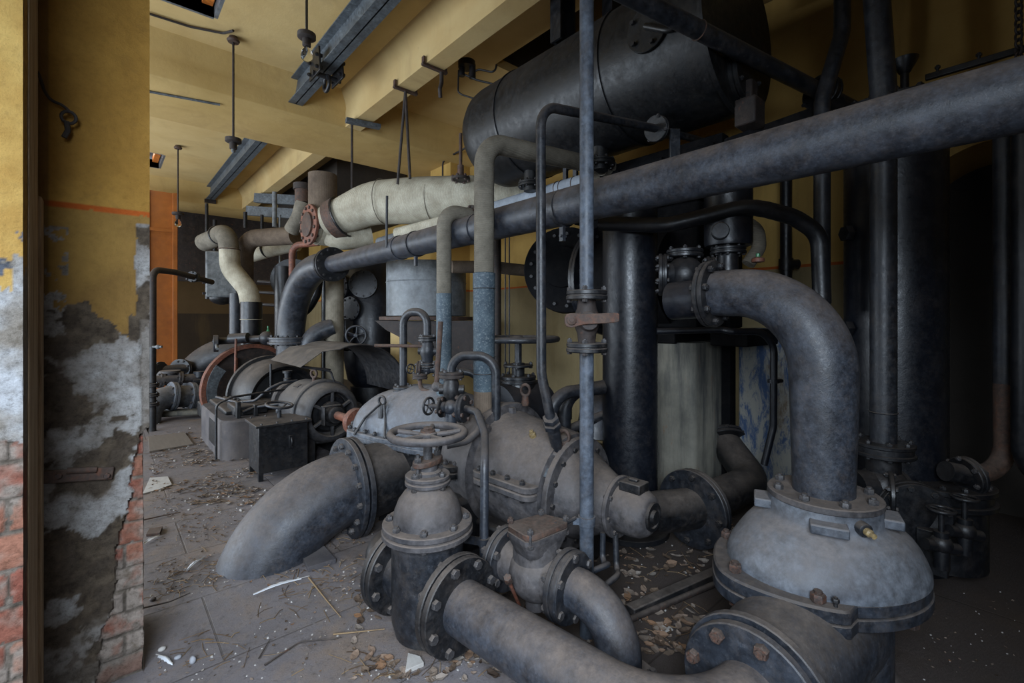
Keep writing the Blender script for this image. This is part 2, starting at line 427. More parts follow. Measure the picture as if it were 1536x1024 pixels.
# ================================================================ walls
def wallmat(name, zline, up1, up2, lo1, lo2, line, lw=.012):
    """ochre above, brown dado below, a thin painted line between"""
    s = NT(name)
    pos = s.n('ShaderNodeNewGeometry').outputs['Position']
    sp = s.n('ShaderNodeSeparateXYZ'); s.l(pos, sp.inputs[0]); z = sp.outputs[2]
    a = s.noise(1.5, 8, .65, vec=pos); b = s.noise(26, 6, .7, vec=pos); st = s.noise(3.5, 7, .65, vec=pos, stretch=(1, 1, .15))
    U = s.mix(s.rng(a, .3, .7), lin(up1), lin(up2)); L = s.mix(s.rng(a, .3, .7), lin(lo1), lin(lo2))
    col = s.mix(s.math('GREATER_THAN', z, zline), L, U)
    zz = s.math('ADD', z, s.math('MULTIPLY', s.rng(a, 0, 1, -.5, .5), .004))
    ln = s.math('LESS_THAN', s.math('ABSOLUTE', s.math('SUBTRACT', zz, zline)), lw)
    col = s.mix(ln, col, lin(line))
    col = s.mix(s.rng(st, .54, .76, 0, .5), col, lin((104, 82, 48)))
    col = s.mix(s.rng(b, .68, .76, 0, .4), col, lin((80, 66, 46)))
    s.bump(s.math('ADD', b, s.math('MULTIPLY', a, 2)), .3, .01)
    return s.set(col, .8, 0, .3)
M['wallright'] = wallmat('ochre wall with brown dado', 1.955, (190, 156, 88), (168, 134, 72), (150, 134, 98), (126, 112, 82), (170, 84, 30))
M['wallfar'] = wallmat('far wall ochre over brown dado', 1.66, (112, 88, 56), (96, 74, 46), (74, 60, 44), (62, 50, 38), (100, 80, 52), .004)
M['dark'] = plaster('soot dark plaster', (58, 52, 46), (44, 40, 36), (30, 27, 24))  # shade inside the openings is put into this dark colour
WX = 4.5
# right wall: a slab pierced by an arched niche near the photographer
def niche_wall():
    b = MB(); y0, y1 = -3.0, 16.6
    c0, R, sp = .18, .46, 2.25                      # arch centre, radius, springing height
    arc = [(c0 + R * math.cos(t), sp + R * math.sin(t)) for t in [PI * k / 20 for k in range(21)]]
    zt = 6.2
    def quad(p): b.add([(WX, y, z) for y, z in p], [tuple(range(len(p)))])
    quad([(y0, 0), (c0 - R, 0), (c0 - R, zt), (y0, zt)])
    quad([(c0 + R, 0), (y1, 0), (y1, zt), (c0 + R, zt)])
    for k in range(20):
        p, q = arc[k], arc[k + 1]; quad([(p[0], p[1]), (p[0], zt), (q[0], zt), (q[0], q[1])])
    out = [(c0 + R, 0)] + arc + [(c0 - R, 0)]
    for k in range(len(out) - 1):
        p, q = out[k], out[k + 1]
        b.add([(WX, p[0], p[1]), (WX, q[0], q[1]), (WX + .7, q[0], q[1]), (WX + .7, p[0], p[1])], [(0, 1, 2, 3)])
    return b
wr = struct('wall_right', niche_wall(), 'wallright', smooth=0)
nb = MB().add([(WX + .7, -.6, 0), (WX + .7, 1, 0), (WX + .7, 1, 3), (WX + .7, -.6, 3)], [(0, 1, 2, 3)])
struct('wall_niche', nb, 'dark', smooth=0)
struct('wall_far', MB().bbox((-6, 16.5, 0), (WX + .05, 16.8, 4.4)), 'wallfar', smooth=0)
struct('wall_back', MB().bbox((.6, -3.2, 0), (5.2, -3.0, 6.2)), 'wallfar', smooth=0)
# pilasters on the right wall
struct('trim_1', MB().bbox((4.12, 6.15, 0), (WX + .02, 6.75, 4.4)), 'wallright', bev=.01)
struct('trim_2', MB().bbox((4.12, 12.0, 0), (WX + .02, 12.9, 4.4)), 'wallright', bev=.01)

# ================================================================ ceiling with two skylight openings and the dark hatch over the tank
CZ = 4.4
HX, HY0, HY1 = 3.35, -3.0, 4.1
def ceil():
    b = MB()
    xs = [-6, -.35, .8, HX, WX + .6]; ys = [-5, HY0, 4.1, 4.35, 5.25, 10.25, 11.2, 16.7]
    for i in range(len(xs) - 1):
        for j in range(len(ys) - 1):
            cx, cy = (xs[i] + xs[i + 1]) / 2, (ys[j] + ys[j + 1]) / 2
            if xs[i] == -.35 and (ys[j] == 4.35 or ys[j] == 10.25): continue
            if xs[i] == HX and HY0 <= cy <= 4.1: continue
            b.bbox((xs[i], ys[j], CZ), (xs[i + 1], ys[j + 1], CZ + .15))
    return b
ce = struct('ceiling', ceil(), 'ceil', smooth=0)
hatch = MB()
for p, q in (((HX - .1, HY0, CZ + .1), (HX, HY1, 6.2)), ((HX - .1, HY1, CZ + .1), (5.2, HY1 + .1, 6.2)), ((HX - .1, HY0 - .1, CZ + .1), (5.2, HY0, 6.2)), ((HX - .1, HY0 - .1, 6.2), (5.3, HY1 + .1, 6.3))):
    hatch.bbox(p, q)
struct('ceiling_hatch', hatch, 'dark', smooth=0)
# cross beams with haunched upper edges
def crossbeam(name, y0, y1, z0, x1=WX):
    h = .16
    poly = [(y0 - h, CZ + .02), (y0 - .03, CZ - h), (y0, CZ - h - .06), (y0, z0 + .012), (y0 + .012, z0), (y1 - .012, z0), (y1, z0 + .012), (y1, CZ - h - .06), (y1 + .03, CZ - h), (y1 + h, CZ + .02)]
    b = MB().loft([[V((-6, y, z)) for y, z in poly], [V((x1, y, z)) for y, z in poly]])
    return struct(name, b, 'beamyellow', smooth=50)
crossbeam('ceiling_beam', 5.95, 7.2, 3.98)
crossbeam('ceiling_beam.001', 11.95, 13.1, 3.98)
def rib(name, x0, x1, z0, y0, y1, h=.13):
    poly = [(x0 - h, CZ + .02), (x0 - .02, CZ - h), (x0, CZ - h - .05), (x0, z0), (x1, z0), (x1, CZ - h - .05), (x1 + .02, CZ - h), (x1 + h, CZ + .02)]
    b = MB().loft([[V((x, y0, z)) for x, z in poly], [V((x, y1, z)) for x, z in poly]])
    return struct(name, b, 'ceilpale', smooth=50)
rib('ceiling_rib', 2.36, 2.56, 3.99, -3, 5.97)
rib('ceiling_rib.001', 2.36, 2.56, 3.99, 7.18, 11.97)
rib('ceiling_rib.002', 3.92, 4.1, 4.1, -2.9, 1.6)
# skylights: shaft, orange sash, glass showing the sky
s = NT('dull wired glass'); s.set((.4, .5, .6, 1), .12, 0, .5); s.b.inputs['Transmission Weight'].default_value = .85; M['glass'] = s.m
for i, (y0, y1) in enumerate(((4.35, 5.25), (10.25, 11.2))):
    b = MB(); t = .03
    b.bbox((-.35, y0 - t, CZ), (.8, y0, CZ + .5)); b.bbox((-.35, y1, CZ), (.8, y1 + t, CZ + .5))
    b.bbox((-.35 - t, y0, CZ), (-.35, y1, CZ + .5)); b.bbox((.8, y0, CZ), (.8 + t, y1, CZ + .5))
    sk = struct('window_%d' % (i + 1), b, 'drum', smooth=0)
    f = MB()
    for xx in (.28, .70): f.bbox((xx, y0, CZ + .1), (xx + .09, y1, CZ + .2))
    struct('sash', f, 'skyorange', sk, bev=.006)
    struct('pane', MB().bbox((-.35, y0, CZ + .28), (.8, y1, CZ + .285)), 'glass', sk, smooth=0)

# ================================================================ the near pillar: plaster, peeled paint and bare bricks
def fb(p, sc, oct=5): return noise.fractal(V(p) * sc, 1.0, 2.0, oct)
s = NT('peeling plaster')
at = s.n('ShaderNodeVertexColor'); at.layer_name = 'col'
b = s.noise(40, 12, .82); c = s.noise(160, 5, .7); d_ = s.noise(9, 10, .8, dist=.4)
mm = s.n('ShaderNodeMix', data_type='RGBA', blend_type='MULTIPLY'); mm.inputs[0].default_value = 1
s.l(at.outputs[0], mm.inputs[6]); s.l(s.ramp(s.rng(b, .36, .64), [(0, (.48, .46, .43, 1)), (.5, (.95, .94, .93, 1)), (1, (1.22, 1.22, 1.22, 1))]), mm.inputs[7])
s.l(s.rng(at.outputs['Alpha'], 0, 1, .32, 1), mm.inputs[0])
col = s.mix(s.math('MULTIPLY', s.rng(d_, .55, .68, 0, .55), s.rng(at.outputs['Alpha'], 0, 1, .35, 1)), mm.outputs[2], lin((92, 78, 60)))
col = s.mix(s.rng(c, .6, .72, 0, .45), col, lin((70, 62, 52)))
s.bump(s.math('ADD', s.math('MULTIPLY', b, 1.4), s.math('ADD', s.math('MULTIPLY', c, .4), d_)), .8, .008)
M['pillar'] = s.set(col, .85, 0, .25)
def colored(b, cols, name, mat, parent=None, smooth=60):
    me = b.mesh(name, mat, V((0, 0, 0)), smooth)
    ca = me.color_attributes.new('col', 'FLOAT_COLOR', 'POINT')
    for i, c in enumerate(cols): ca.data[i].color = lin(c)[:3] + ((c[3] if len(c) > 3 else 1.0),)
    o = link(name, me, parent)
    if parent is None: o['kind'] = 'structure'
    return o
random.seed(4)
def lerp(a, b, t): return tuple(a[i] + (b[i] - a[i]) * t for i in range(3))
def clamp(x, a=0, b=1): return max(a, min(b, x))
def edge_x(z):
    """left limit of the bare brick at the right edge of the pillar, by height (x in metres)"""
    pts = [(-.1, -.03), (.21, -.012), (.31, .02), (.44, .033), (.6, .047), (.68, .08), (.72, .085), (.9, .105), (1.0, .122), (1.05, .16), (1.6, .3)]
    for (z0, x0), (z1, x1) in zip(pts, pts[1:]):
        if z0 <= z <= z1: return x0 + (x1 - x0) * (z - z0) / (z1 - z0)
    return .3
def pillar_face(x0, x1, Y, face):
    nx = int((x1 - x0) / .006); zt = 4.0 if face == 2 else 4.0
    rows = int(zt / .0075); vs = []; cols = []
    for j in range(rows + 1):
        z = zt * j / rows
        for i in range(nx + 1):
            x = x0 + (x1 - x0) * i / nx
            p = V((x, Y * .37, z)); n1 = fb(p, 7); n2 = fb(p + V((9, 0, 0)), 22); n3 = fb(p + V((0, 5, 0)), 3, 4); y = Y - n1 * .003 - n2 * .0018
            grey = lerp((168, 166, 164), (120, 112, 104), clamp(.5 + n1 * 1.1 + n2 * .3))
            bias = -.30 if z > 1.25 else -.02 if z > 1.08 else -.20 if z > .95 else .03 if z > .3 else -.06
            sc2 = n3 * .9 + n1 * .55 + n2 * .22 + bias
            brown = clamp(sc2 * 26 + .5) if face == 2 else 0
            if brown > 0: grey = lerp(grey, lerp((96, 84, 70), (66, 56, 46), clamp(.5 + n2 * 1.2)), brown * .92); y += .003 * brown
            yel = lerp((196, 152, 74), (168, 126, 58), clamp(.5 + n3)); 
            if face == 2:
                t = (x - x0) / (x1 - x0)
                lim = 1.545 - .10 * t + (.10 if t < .12 else 0) + .09 * n1 + .05 * n3 - (.06 if .45 < t < .8 else 0)
                peel = z < lim
                if t > .86 + .03 * n1 and z < 1.90: peel = True
                if .02 < t < .24 and z < 1.86 and n2 + n1 * .7 > .12: peel = True
                if z < 1.944: yel = lerp((170, 134, 70), (140, 108, 58), clamp(.5 + n3))
                if abs(z - 1.944) < .009 + .002 * n2: yel = (186, 92, 34)
                if t < .08: yel = lerp(yel, (118, 92, 56), .6)
            else:
                lim = 1.62 + .12 * n1 + .08 * n2
                if x > x1 - .02: lim += .05
                peel = z < lim
                yel = lerp((214, 178, 104), (186, 146, 78), clamp(.5 + n1)); grey = lerp((188, 190, 194), (140, 132, 122), clamp(.45 + n1 + n2 * .4))
            c = grey if peel else yel; al = 1.0 if peel else 0.0
            if not peel: y -= .0022
            elif abs(z - lim) < .02 and n2 > 0 and face == 1: c = (96, 100, 110)
            deep = False
            if face == 2:
                e = edge_x(z) + .012 * n2 + .01 * n1
                if x > e:
                    deep = True
                    if abs(x - e) < .006: c = (40, 36, 33); y += .012
                rim = x1 - .012 - .008 * n1
                if 1.0 < z < 1.5 and x > rim - .02: c = lerp(c, (120, 112, 104), .7); y += .006
                if n1 + .8 * n2 > .42 and z < 1.4: c = lerp(c, (90, 80, 70), .6); y += .004
            else:
                if z < 1.13 + .05 * n1: deep = True
            if deep:
                H_ = .092 if face == 2 else .108
                zz = z + .006 * n1; row = int(zz / H_); fz = zz / H_ - row
                off = (row % 2) * .5; L = .24 if face == 2 else .2
                u = (x - x0 + .11) / L + off; col_ = int(math.floor(u)); fu = u - col_
                dj = min(fz * H_, (1 - fz) * H_, fu * L, (1 - fu) * L) + .002 * n2
                rr = random.Random(row * 31 + col_ * 7 + face).random()
                if dj < .006: c = lerp((132, 122, 112), (84, 76, 68), clamp(.5 + n2)); y += .013
                else:
                    red = lerp((138, 82, 68), (160, 112, 92), rr)
                    c = lerp(red, (150, 138, 128), clamp(.45 + n1 * 1.4 + n2 * .8 + (.2 if z < .45 else 0) - (.3 if face == 1 else 0)))
                    y += .008 - .004 * clamp(dj / .02) + .004 * n2
            if z < .12: c = lerp(c, (110, 102, 94), .6)
            if face == 2 and z < 1.03 + .01 * n1: x = min(x, .127 + .006 * n1 + .003 * n2)
            vs.append((x, y, z)); cols.append(tuple(c[:3]) + (al,))
    b = MB(); n = nx + 1
    b.add(vs, [(j * n + i, j * n + i + 1, (j + 1) * n + i + 1, (j + 1) * n + i) for j in range(rows) for i in range(nx)])
    return b, cols
core = MB().bbox((-.9, 2.56, 0), (.115, 3.0, CZ)).bbox((-1.6, 2.06, 0), (-.19, 3.0, CZ))
pl = struct('wall_left', core, 'ceil', smooth=0)
b, cols = pillar_face(-.185, .148, 2.51, 2)
# close the right edge of the plaster skin so that it has thickness
colored(b, cols, 'plaster_face', 'pillar', pl)
sb = MB(); sc_ = []
for j in range(60):
    z0, z1 = j * 4 / 60, (j + 1) * 4 / 60
    k = len(sb.v)
    xs_ = .147 if z1 > 1.06 else .126
    sb.add([(xs_, 2.512, z0), (xs_, 2.512, z1), (xs_ - .006, 3.0, z1), (xs_ - .006, 3.0, z0)], [(0, 1, 2, 3)]); sc_ += [(150, 120, 70) if z0 > 1.5 else (140, 128, 118)] * 4
colored(sb, sc_, 'plaster_side', 'pillar', pl)
b, cols = pillar_face(-.9, -.18, 2.0, 1)
colored(b, cols, 'plaster_front', 'pillar', pl)
# the return between the two faces: plaster strip, then a split wooden frame post
s = NT('grey weathered wood')
g = s.noise(9, 8, .7, stretch=(6, 6, .35)); k = s.noise(60, 4, .7, stretch=(3, 3, .2))
col = s.ramp(g, [(.3, (120, 98, 76)), (.5, (172, 148, 118)), (.7, (198, 178, 150))])
s.bump(s.math('ADD', g, k), .6, .01); M['wood'] = s.set(col, .8, 0, .25)
rb = MB(); rc = []
nz = 300
for j in range(nz + 1):
    z = 4 * j / nz
    for i in range(9):
        y = 2.0 + .12 * i / 8; p = V((0, y, z)); n1 = fb(p, 8); n2 = fb(p, 25)
        rb.v.append(V((-.18 + .003 * n1 - (.03 if i == 8 else 0), y, z)))
        yel = (190, 148, 76); gr = (150, 140, 128); brk = (140, 84, 62)
        rc.append(gr if 1.1 < z < 1.62 + .1 * n1 else yel if z >= 1.62 + .1 * n1 else lerp(brk, (120, 108, 96), clamp(.5 + n1)))
rb.f = [(j * 9 + i, j * 9 + i + 1, (j + 1) * 9 + i + 1, (j + 1) * 9 + i) for j in range(nz) for i in range(8)]
colored(rb, rc, 'plaster_return', 'pillar', pl)
struct('wooden_post', MB().bbox((-.26, 2.13, 0), (-.178, 2.40, 4.0)), 'wood', pl, bev=.006)
struct('wooden_strip', MB().bbox((-.26, 2.42, 0), (-.17, 2.50, 1.95)), 'wood', pl, bev=.005)
# rusty hinge strap let into the pillar
hs = T('hinge_strap', 'rusty iron hinge strap fixed across the peeling pillar at the left', 'strap', oy(112, 713, 2.5))
y = 2.497
a_, b_ = oy(58, 716, y), oy(170, 709, y)
hs.part('strap', MB().bar(a_, b_, .012, .05), 'rust', bev=.004)
hs.part('hinge_knuckle', MB().tube([oy(100, 706, y - .012), oy(145, 704, y - .012)], .012, 0, 10), 'rust')
for q in (88, 160): hs.put('bolt', boltmesh(.011, .02, 'boltrust'), oy(q, 712, y - .006), (0, -1, 0))
# cobwebbed cable end hanging off the pillar
cw = MB().tube([oy(48, 98, 2.49), oy(58, 110, 2.48), oy(66, 135, 2.485), (oy(75, 150, 2.48)), oy(95, 158, 2.47), oy(103, 166, 2.465)], .0055, .05, 8)
cw.torus(oy(103, 176, 2.462), (0.3, 1, .2), .022, .006, 18, 8)
cw.tube([oy(100, 182, 2.465), oy(102, 196, 2.465), oy(96, 206, 2.465)], .009, .02, 8)
solo('cable_end', 'cobwebbed old cable end looped on the yellow face of the pillar', 'cable', cw, 'darkrust', oy(100, 206, 2.47))
# ================================================================ FOREGROUND
UP = V((0, 0, 1))
# ---------------- gate valve with the domed bonnet
A1 = V((1.147, 1.645, .27)); A0 = V((1.094, 2.074, .27)); av = (A1 - A0).normalized(); gc = (A0 + A1) / 2
gc = V((1.122, 1.86, .27))
t = T('gate_valve', 'big gate valve with dusty domed bonnet and handwheel in the foreground', 'valve', (gc.x, gc.y, 0))
b = MB().lathe([(.02, .035), (.10, .04), (.145, .075), (.162, .14), (.163, .46), (.168, .50), (.168, .53)], (gc.x, gc.y, 0), UP, 40)
b.tube([A0 + av * .03, A1 - av * .03], .122, 0, 36)
body = t.part('body', b, 'slate')
flange(t, A1 - av * .008, av, .205, .030, 8, .021, 'blackdust', 'bolt', ph=.1)
flange(t, A0 + av * .002, av, .200, .030, 8, .020, 'blackdust', 'bolt', ph=.1)
bf = flange(t, (gc.x, gc.y, .548), UP, .207, .026, 8, .017, 'casing', 'bolt', ph=.25, name='bonnet_flange')
b = MB().lathe([(.158, .570), (.157, .59), (.150, .63), (.134, .672), (.108, .708), (.084, .726), (.078, .74)], (gc.x, gc.y, 0), UP, 44)
bon = t.part('bonnet', b, 'casing')
for k in range(2):
    b = MB(); d = V((math.cos(2.75 + 3.14 * k), math.sin(2.75 + 3.14 * k), 0)); n = d.cross(UP)
    b.prism([(.09, .60), (.155, .585), (.088, .735), (.06, .735)], (gc.x, gc.y, 0), d, UP, .018)
    t.part('bonnet_rib', b, 'casing', bon)
gf = flange(t, (gc.x, gc.y, .765), UP, .104, .020, 4, .015, 'casing', 'bolt', ph=.5, name='gland_flange')
b = MB().lathe([(.062, .785), (.062, .80), (.045, .806), (.045, .83)], (gc.x, gc.y, 0), UP, 28)
t.part('packing_box', b, 'casing')
fo = MB(); ang = math.radians(20)
dd = V((math.cos(ang), math.sin(ang), 0))
b = MB().loft([[V((gc.x, gc.y, z)) + dd * (math.cos(a) * .09) * s1 + dd.cross(UP) * math.sin(a) * .05 * s1 for a in [2 * PI * k / 28 for k in range(28)]] for z, s1 in ((.832, .96), (.835, 1), (.852, 1), (.856, .96))])
gl = t.part('gland_follower', b, 'rust')
for sgn in (-1, 1):
    P = V((gc.x, gc.y, .83)) + dd * .07 * sgn
    t.part('stud', MB().cyl(P - UP * .05, P + UP * .062, .009, 10).hexnut(P - UP * .045, UP, .019, .022).hexnut(P + UP * .026, UP, .017, .02), 'bolt', gl)
t.part('stem', MB().tube([(gc.x, gc.y, .8), (gc.x, gc.y, .985)], .021, 0, 16), 'bolt')
hw = handwheel(t, (gc.x, gc.y, .972), UP, .168, .0185, 5, 'casing', .042, .045, 1.0, .008)
t.part('wheel_nut', MB().hexnut((gc.x, gc.y, .985), UP, .022, .016).lathe([(.034, .978), (.034, .988)], (gc.x, gc.y, 0), UP, 20), 'rust', hw)
# short connection from its back flange to the first pump
t = T('connecting_pipe', 'short black pipe behind the big gate valve running to the pumps', 'pipe', (1.2, 2.3, .05))
t.part('pipe_run', MB().tube([A0 - av * .03, A0 - av * .2 + V((.02, 0, 0)), V((1.5, 2.52, .27)), V((1.72, 2.6, .3))], .10, .14, 24), 'black')

# ---------------- delivery pipe sweeping from the valve to the bell valve
K2 = V((1.60, .62, .27))
t = T('delivery_pipe', 'thick dusty pipe sweeping along the floor from gate valve to bell valve', 'pipe', (1.25, 1.1, .16))
t.part('pipe_run', MB().tube([A1 + av * .012, V((1.262, .62, .27)), K2 - V((.012, 0, 0))], .110, .36, 40, fn=22), M['bigpipe'])
flange(t, K2 - V((.018, 0, 0)), (1, 0, 0), .222, .034, 8, .023, 'slate2', 'boltrust', pair=False, ph=.15)

# ---------------- bell shaped valve with riser
bc = V((2.285, .60, 0))
t = T('bell_valve', 'massive bell shaped valve casting, dusty blue grey, at lower right', 'valve', bc)
flange(t, K2 + V((.024, 0, 0)), (1, 0, 0), .236, .034, 0, .023, 'slate2', pair=False)
b = MB().lathe([(.27, 0.0), (.27, .05), (.235, .08), (.235, .34), (.29, .375), (.30, .39)], bc, UP, 48)
b.tube([K2 + V((.03, 0, 0)), V((bc.x, .6, .27))], lambda q: .19 + .05 * q, 0, 36)
t.part('lower_body', b, 'slate2')
# base flange outline: wide ears with bolts on the left, stepped back on the right
CA = math.atan2(-bc.y, -bc.x)            # direction towards the photographer
def baseR(a, e=0):
    q = (a - CA + PI) % (2 * PI) - PI       # 0 = towards the photographer, negative = his left
    u = q + .76
    R = 1 / math.sqrt((math.cos(u) / .405) ** 2 + (math.sin(u) / .318) ** 2)
    R += .028 * math.exp(-(u / .26) ** 2)
    if -1.9 < q < .20: R += .052
    elif .20 <= q < .30: R += .052 - (q - .20) / .10 * .05
    return R + e
def basering(e, z): return [V((bc.x + baseR(2 * PI * k / 120, e) * math.cos(2 * PI * k / 120), bc.y + baseR(2 * PI * k / 120, e) * math.sin(2 * PI * k / 120), z)) for k in range(120)]
bfl = t.part('base_flange', MB().loft([basering(-.006, .384), basering(0, .39), basering(0, .428), basering(-.004, .431)]).loft([basering(-.008, .434), basering(-.004, .438), basering(-.004, .476), basering(-.012, .484)]), 'slate2', smooth=30)
for q in (-1.5, -.74, -.04, -2.2, 1.2, 1.9):
    a = CA + q; R = baseR(a) - (.05 if q == -.74 else .036)
    t.put('bolt', boltmesh(.025 if q > -1.2 else .022, .115, 'boltrust'), V((bc.x + R * math.cos(a), bc.y + R * math.sin(a), .434)), UP, bfl, q)
a = CA + .10; t.put('bolt', boltmesh(.012, .06, 'boltdark'), V((bc.x + (baseR(a) - .03) * math.cos(a), bc.y + (baseR(a) - .03) * math.sin(a), .47)), UP, bfl)
b = MB(); prof = [(.320, .482, 0), (.318, .505, 0), (.309, .54, .0), (.294, .58, .004), (.277, .615, .006), (.261, .638, .005), (.243, .653, .003), (.226, .662, 0), (.214, .673, 0), (.207, .685, 0), (.203, .745, 0)]
sk_ = RGT
e1_ = V((math.cos(CA - .76), math.sin(CA - .76), 0)); e2_ = e1_.cross(UP)
b.loft([[bc + V((0, 0, z)) + sk_ * o + e1_ * (r * (1 + .24 * clamp((r - .205) / .11)) * math.cos(2 * PI * k / 64)) + e2_ * (r * math.sin(2 * PI * k / 64)) for k in range(64)] for r, z, o in prof])
bell = t.part('bell', b, 'casingblue', smooth=60)
for q in (0.08, 1.62, -1.45, 3.1):
    a = CA + q; d = V((math.cos(a), math.sin(a), 0)); n = d.cross(UP)
    c = bc + d * .222 + UP * .70
    t.part('lug', MB().box(c, (.075, .125, .038), Matrix((d, n, UP)).transposed()), 'casingblue', bell, bev=.006)
a = CA + .62; d = V((math.cos(a), math.sin(a), -.1)).normalized(); P = bc + V((d.x * .20, d.y * .20, .71))
pg = t.part('plug', MB().lathe([(.026, 0), (.026, .03), (.02, .034)], P, d, 18), 'slate', bell)
t.part('plug_tip', MB().lathe([(.015, .03), (.015, .05), (.010, .056), (.010, .07)], P, d, 14), 'brass', pg)
flange(t, (bc.x, bc.y, .757), UP, .208, .028, 8, .019, 'casing', 'bolt', pair=False, ph=.5, name='neck_flange')
t = T('riser_pipe', 'fat grey riser pipe rising from the bell valve and bending back', 'pipe', (bc.x, bc.y, .81))
t.part('pipe_run', MB().tube([(bc.x, bc.y, .765), (bc.x, bc.y, 1.625), (bc.x + .01, 1.075, 1.625)], lambda q: .113 + .014 * math.sin(PI * min(1, q * 1.15)), .36, 44, fn=26), M['bigpipe'])
flange(t, (bc.x + .01, 1.085, 1.625), (0, 1, 0), .168, .022, 8, .017, 'blackdust', 'boltdark', ph=.2)

# ---------------- check valve with the rusty square lid
C1 = V((1.517, 1.34, .34)); C0 = V((1.467, 1.706, .34)); cv = (C1 - C0).normalized(); cc = (C0 + C1) / 2
t = T('check_valve', 'small check valve with rusty square lid next to the vertical pipe', 'valve', (cc.x, cc.y, .2))
b = MB().tube([C0, C1], .098, 0, 32); b.sphere(cc, .128, 28, 16, (1, 1.05, .98))
b.lathe([(.05, -.16), (.05, -.1)], cc, UP, 20); b.lathe([(.11, 0), (.105, .2)], cc, UP, 28)
t.part('body', b, 'casing')
flange(t, C1 - cv * .01, cv, .152, .026, 6, .019, 'slate', 'bolt', ph=.0)
flange(t, C0 + cv * .0, cv, .150, .026, 6, .019, 'slate', 'bolt', ph=.0)
cs = [oz(757, 786, .575), oz(813, 771, .575), oz(858, 782, .575), oz(793, 808, .575)]
ctr = sum(cs, V()) / 4
ctr = V((ctr.x, ctr.y, .575))
def lidring(k, z):
    pts = []
    for i in range(4):
        p = cs[i]; a = cs[i - 1]; c = cs[(i + 1) % 4]
        for s_ in range(5):
            u = s_ / 4; q = p.lerp(a, .16).lerp(p, u).lerp(p.lerp(c, .16), u); pts.append(ctr + (q - ctr) * k + V((0, 0, z - .575)))
    return pts
lid = t.part('lid', MB().loft([lidring(.97, .553), lidring(1, .556), lidring(1, .576), lidring(.97, .58)]), 'rust', label='rusty square lid')
t.part('lid_seat', MB().loft([lidring(.75, .46), lidring(.98, .525), lidring(1, .530), lidring(1, .549)]), 'casing')
for i, p in enumerate(cs):
    t.put('bolt', boltmesh(.015, .05, 'bolt' if i else 'boltrust'), V((p.x, p.y, .555)).lerp(ctr, .18) + V((0, 0, 0)), UP, lid, i)
# outlet elbow of the check valve
EF = V((1.535, 1.10, .085))
t = T('outlet_elbow', 'grey elbow turning down from the check valve into a floor flange', 'pipe', (EF.x, EF.y, 0))
t.part('elbow', MB().tube([C1 + cv * .015, V((1.548, 1.10, .34)), EF], .088, .2, 36, fn=20), M['bigpipe'])
flange(t, C1 + cv * .02, cv, .146, .012, 0, .02, 'slate', pair=False, name='collar')
flange(t, EF - V((0, 0, .03)), UP, .165, .03, 6, .02, 'casing', 'bolt', pair=False, ph=.1)
# rusty drain pipe in front of it
D0 = oz(781, 912, .16); D1 = od(762, 868, 2.0)
t = T('drain_cock', 'thin rusty drain pipe with a bolt head beside the check valve', 'pipe', (D0.x, D0.y, D0.z))
t.part('pipe_run', MB().tube([D0, D1], .008, 0, 10), 'redrust')
t.part('nut', MB().hexnut(D1 - (D1 - D0).normalized() * .02, D1 - D0, .019, .034), 'boltrust')

# ---------------- slim vertical pipe with the lever cock
hx, hy = 1.72, 1.415
t = T('lever_pipe', 'tall grey vertical pipe carrying the lever cock, floor to ceiling', 'pipe', (hx, hy, -.0))
t.part('lower_pipe', MB().tube([(hx, hy, 0), (hx, hy, 1.345)], .0335, 0, 24), 'bluegrey')
t.part('upper_pipe', MB().tube([(hx, hy, 1.632), (hx, hy, 4.4)], .0335, 0, 24), 'bluegrey')
cl = t.part('clamp', MB().lathe([(.0335, -.02), (.041, -.02), (.041, .02), (.0335, .02)], (hx, hy, .545), UP, 24).box(V((hx, hy, .545)) - RGT * .052 - FWD * .01, (.012, .03, .03), Matrix((FWD, RGT, UP)).transposed()), 'bluegrey')
t.part('clamp_strap', MB().tube([V((hx, hy, .56)) - RGT * .055 - FWD * .01, V((hx, hy, .55)) - RGT * .10 - FWD * .04, V((ctr.x, ctr.y, .575)) + RGT * .08], .009, .03, 8), 'slate', cl)
t = T('lever_cock', 'flanged plug cock with rusty flat lever handle on the tall pipe', 'valve', (hx, hy, 1.36))
flange(t, (hx, hy, 1.365), UP, .097, .021, 4, .0135, 'blackdust', 'bolt', ph=.2, gap=.003)
flange(t, (hx, hy, 1.612), UP, .097, .021, 4, .0135, 'blackdust', 'bolt', ph=.2, gap=.003)
b = MB().lathe([(.04, 1.385), (.045, 1.43), (.06, 1.47), (.062, 1.51), (.046, 1.55), (.042, 1.59)], (hx, hy, 0), UP, 28)
hd = -FWD
b.lathe([(.046, -.05), (.046, .07), (.040, .078)], (hx, hy, 1.49), hd, 24)
b.lathe([(.036, -.09), (.05, -.08), (.05, -.05)], (hx, hy, 1.49), hd, 20)
t.part('cock_body', b, 'darkrust')
P = V((hx, hy, 1.495)) + hd * .088
lv = MB(); L = []
prof = [(-.115, .012, .0), (-.108, .028, -.002), (-.085, .034, -.002), (-.06, .030, 0), (-.03, .024, .003), (.03, .0235, .006), (.11, .023, .010), (.128, .020, .011), (.133, .014, .011)]
top = [(x, z + h) for x, h, z in prof]; bot = [(x, z - h) for x, h, z in reversed(prof)]
lv.prism(top + bot, P, RGT, UP, .018)
lever = t.part('lever', lv, 'rust', label='rusty lever handle', bev=.003)
t.part('lever_boss', MB().lathe([(.022, 0), (.022, .016), (.016, .02)], P - RGT * .085 + hd * .005, hd, 18).hexnut(P - RGT * .085 + hd * .02, hd, .012, .008), 'rust', lever)
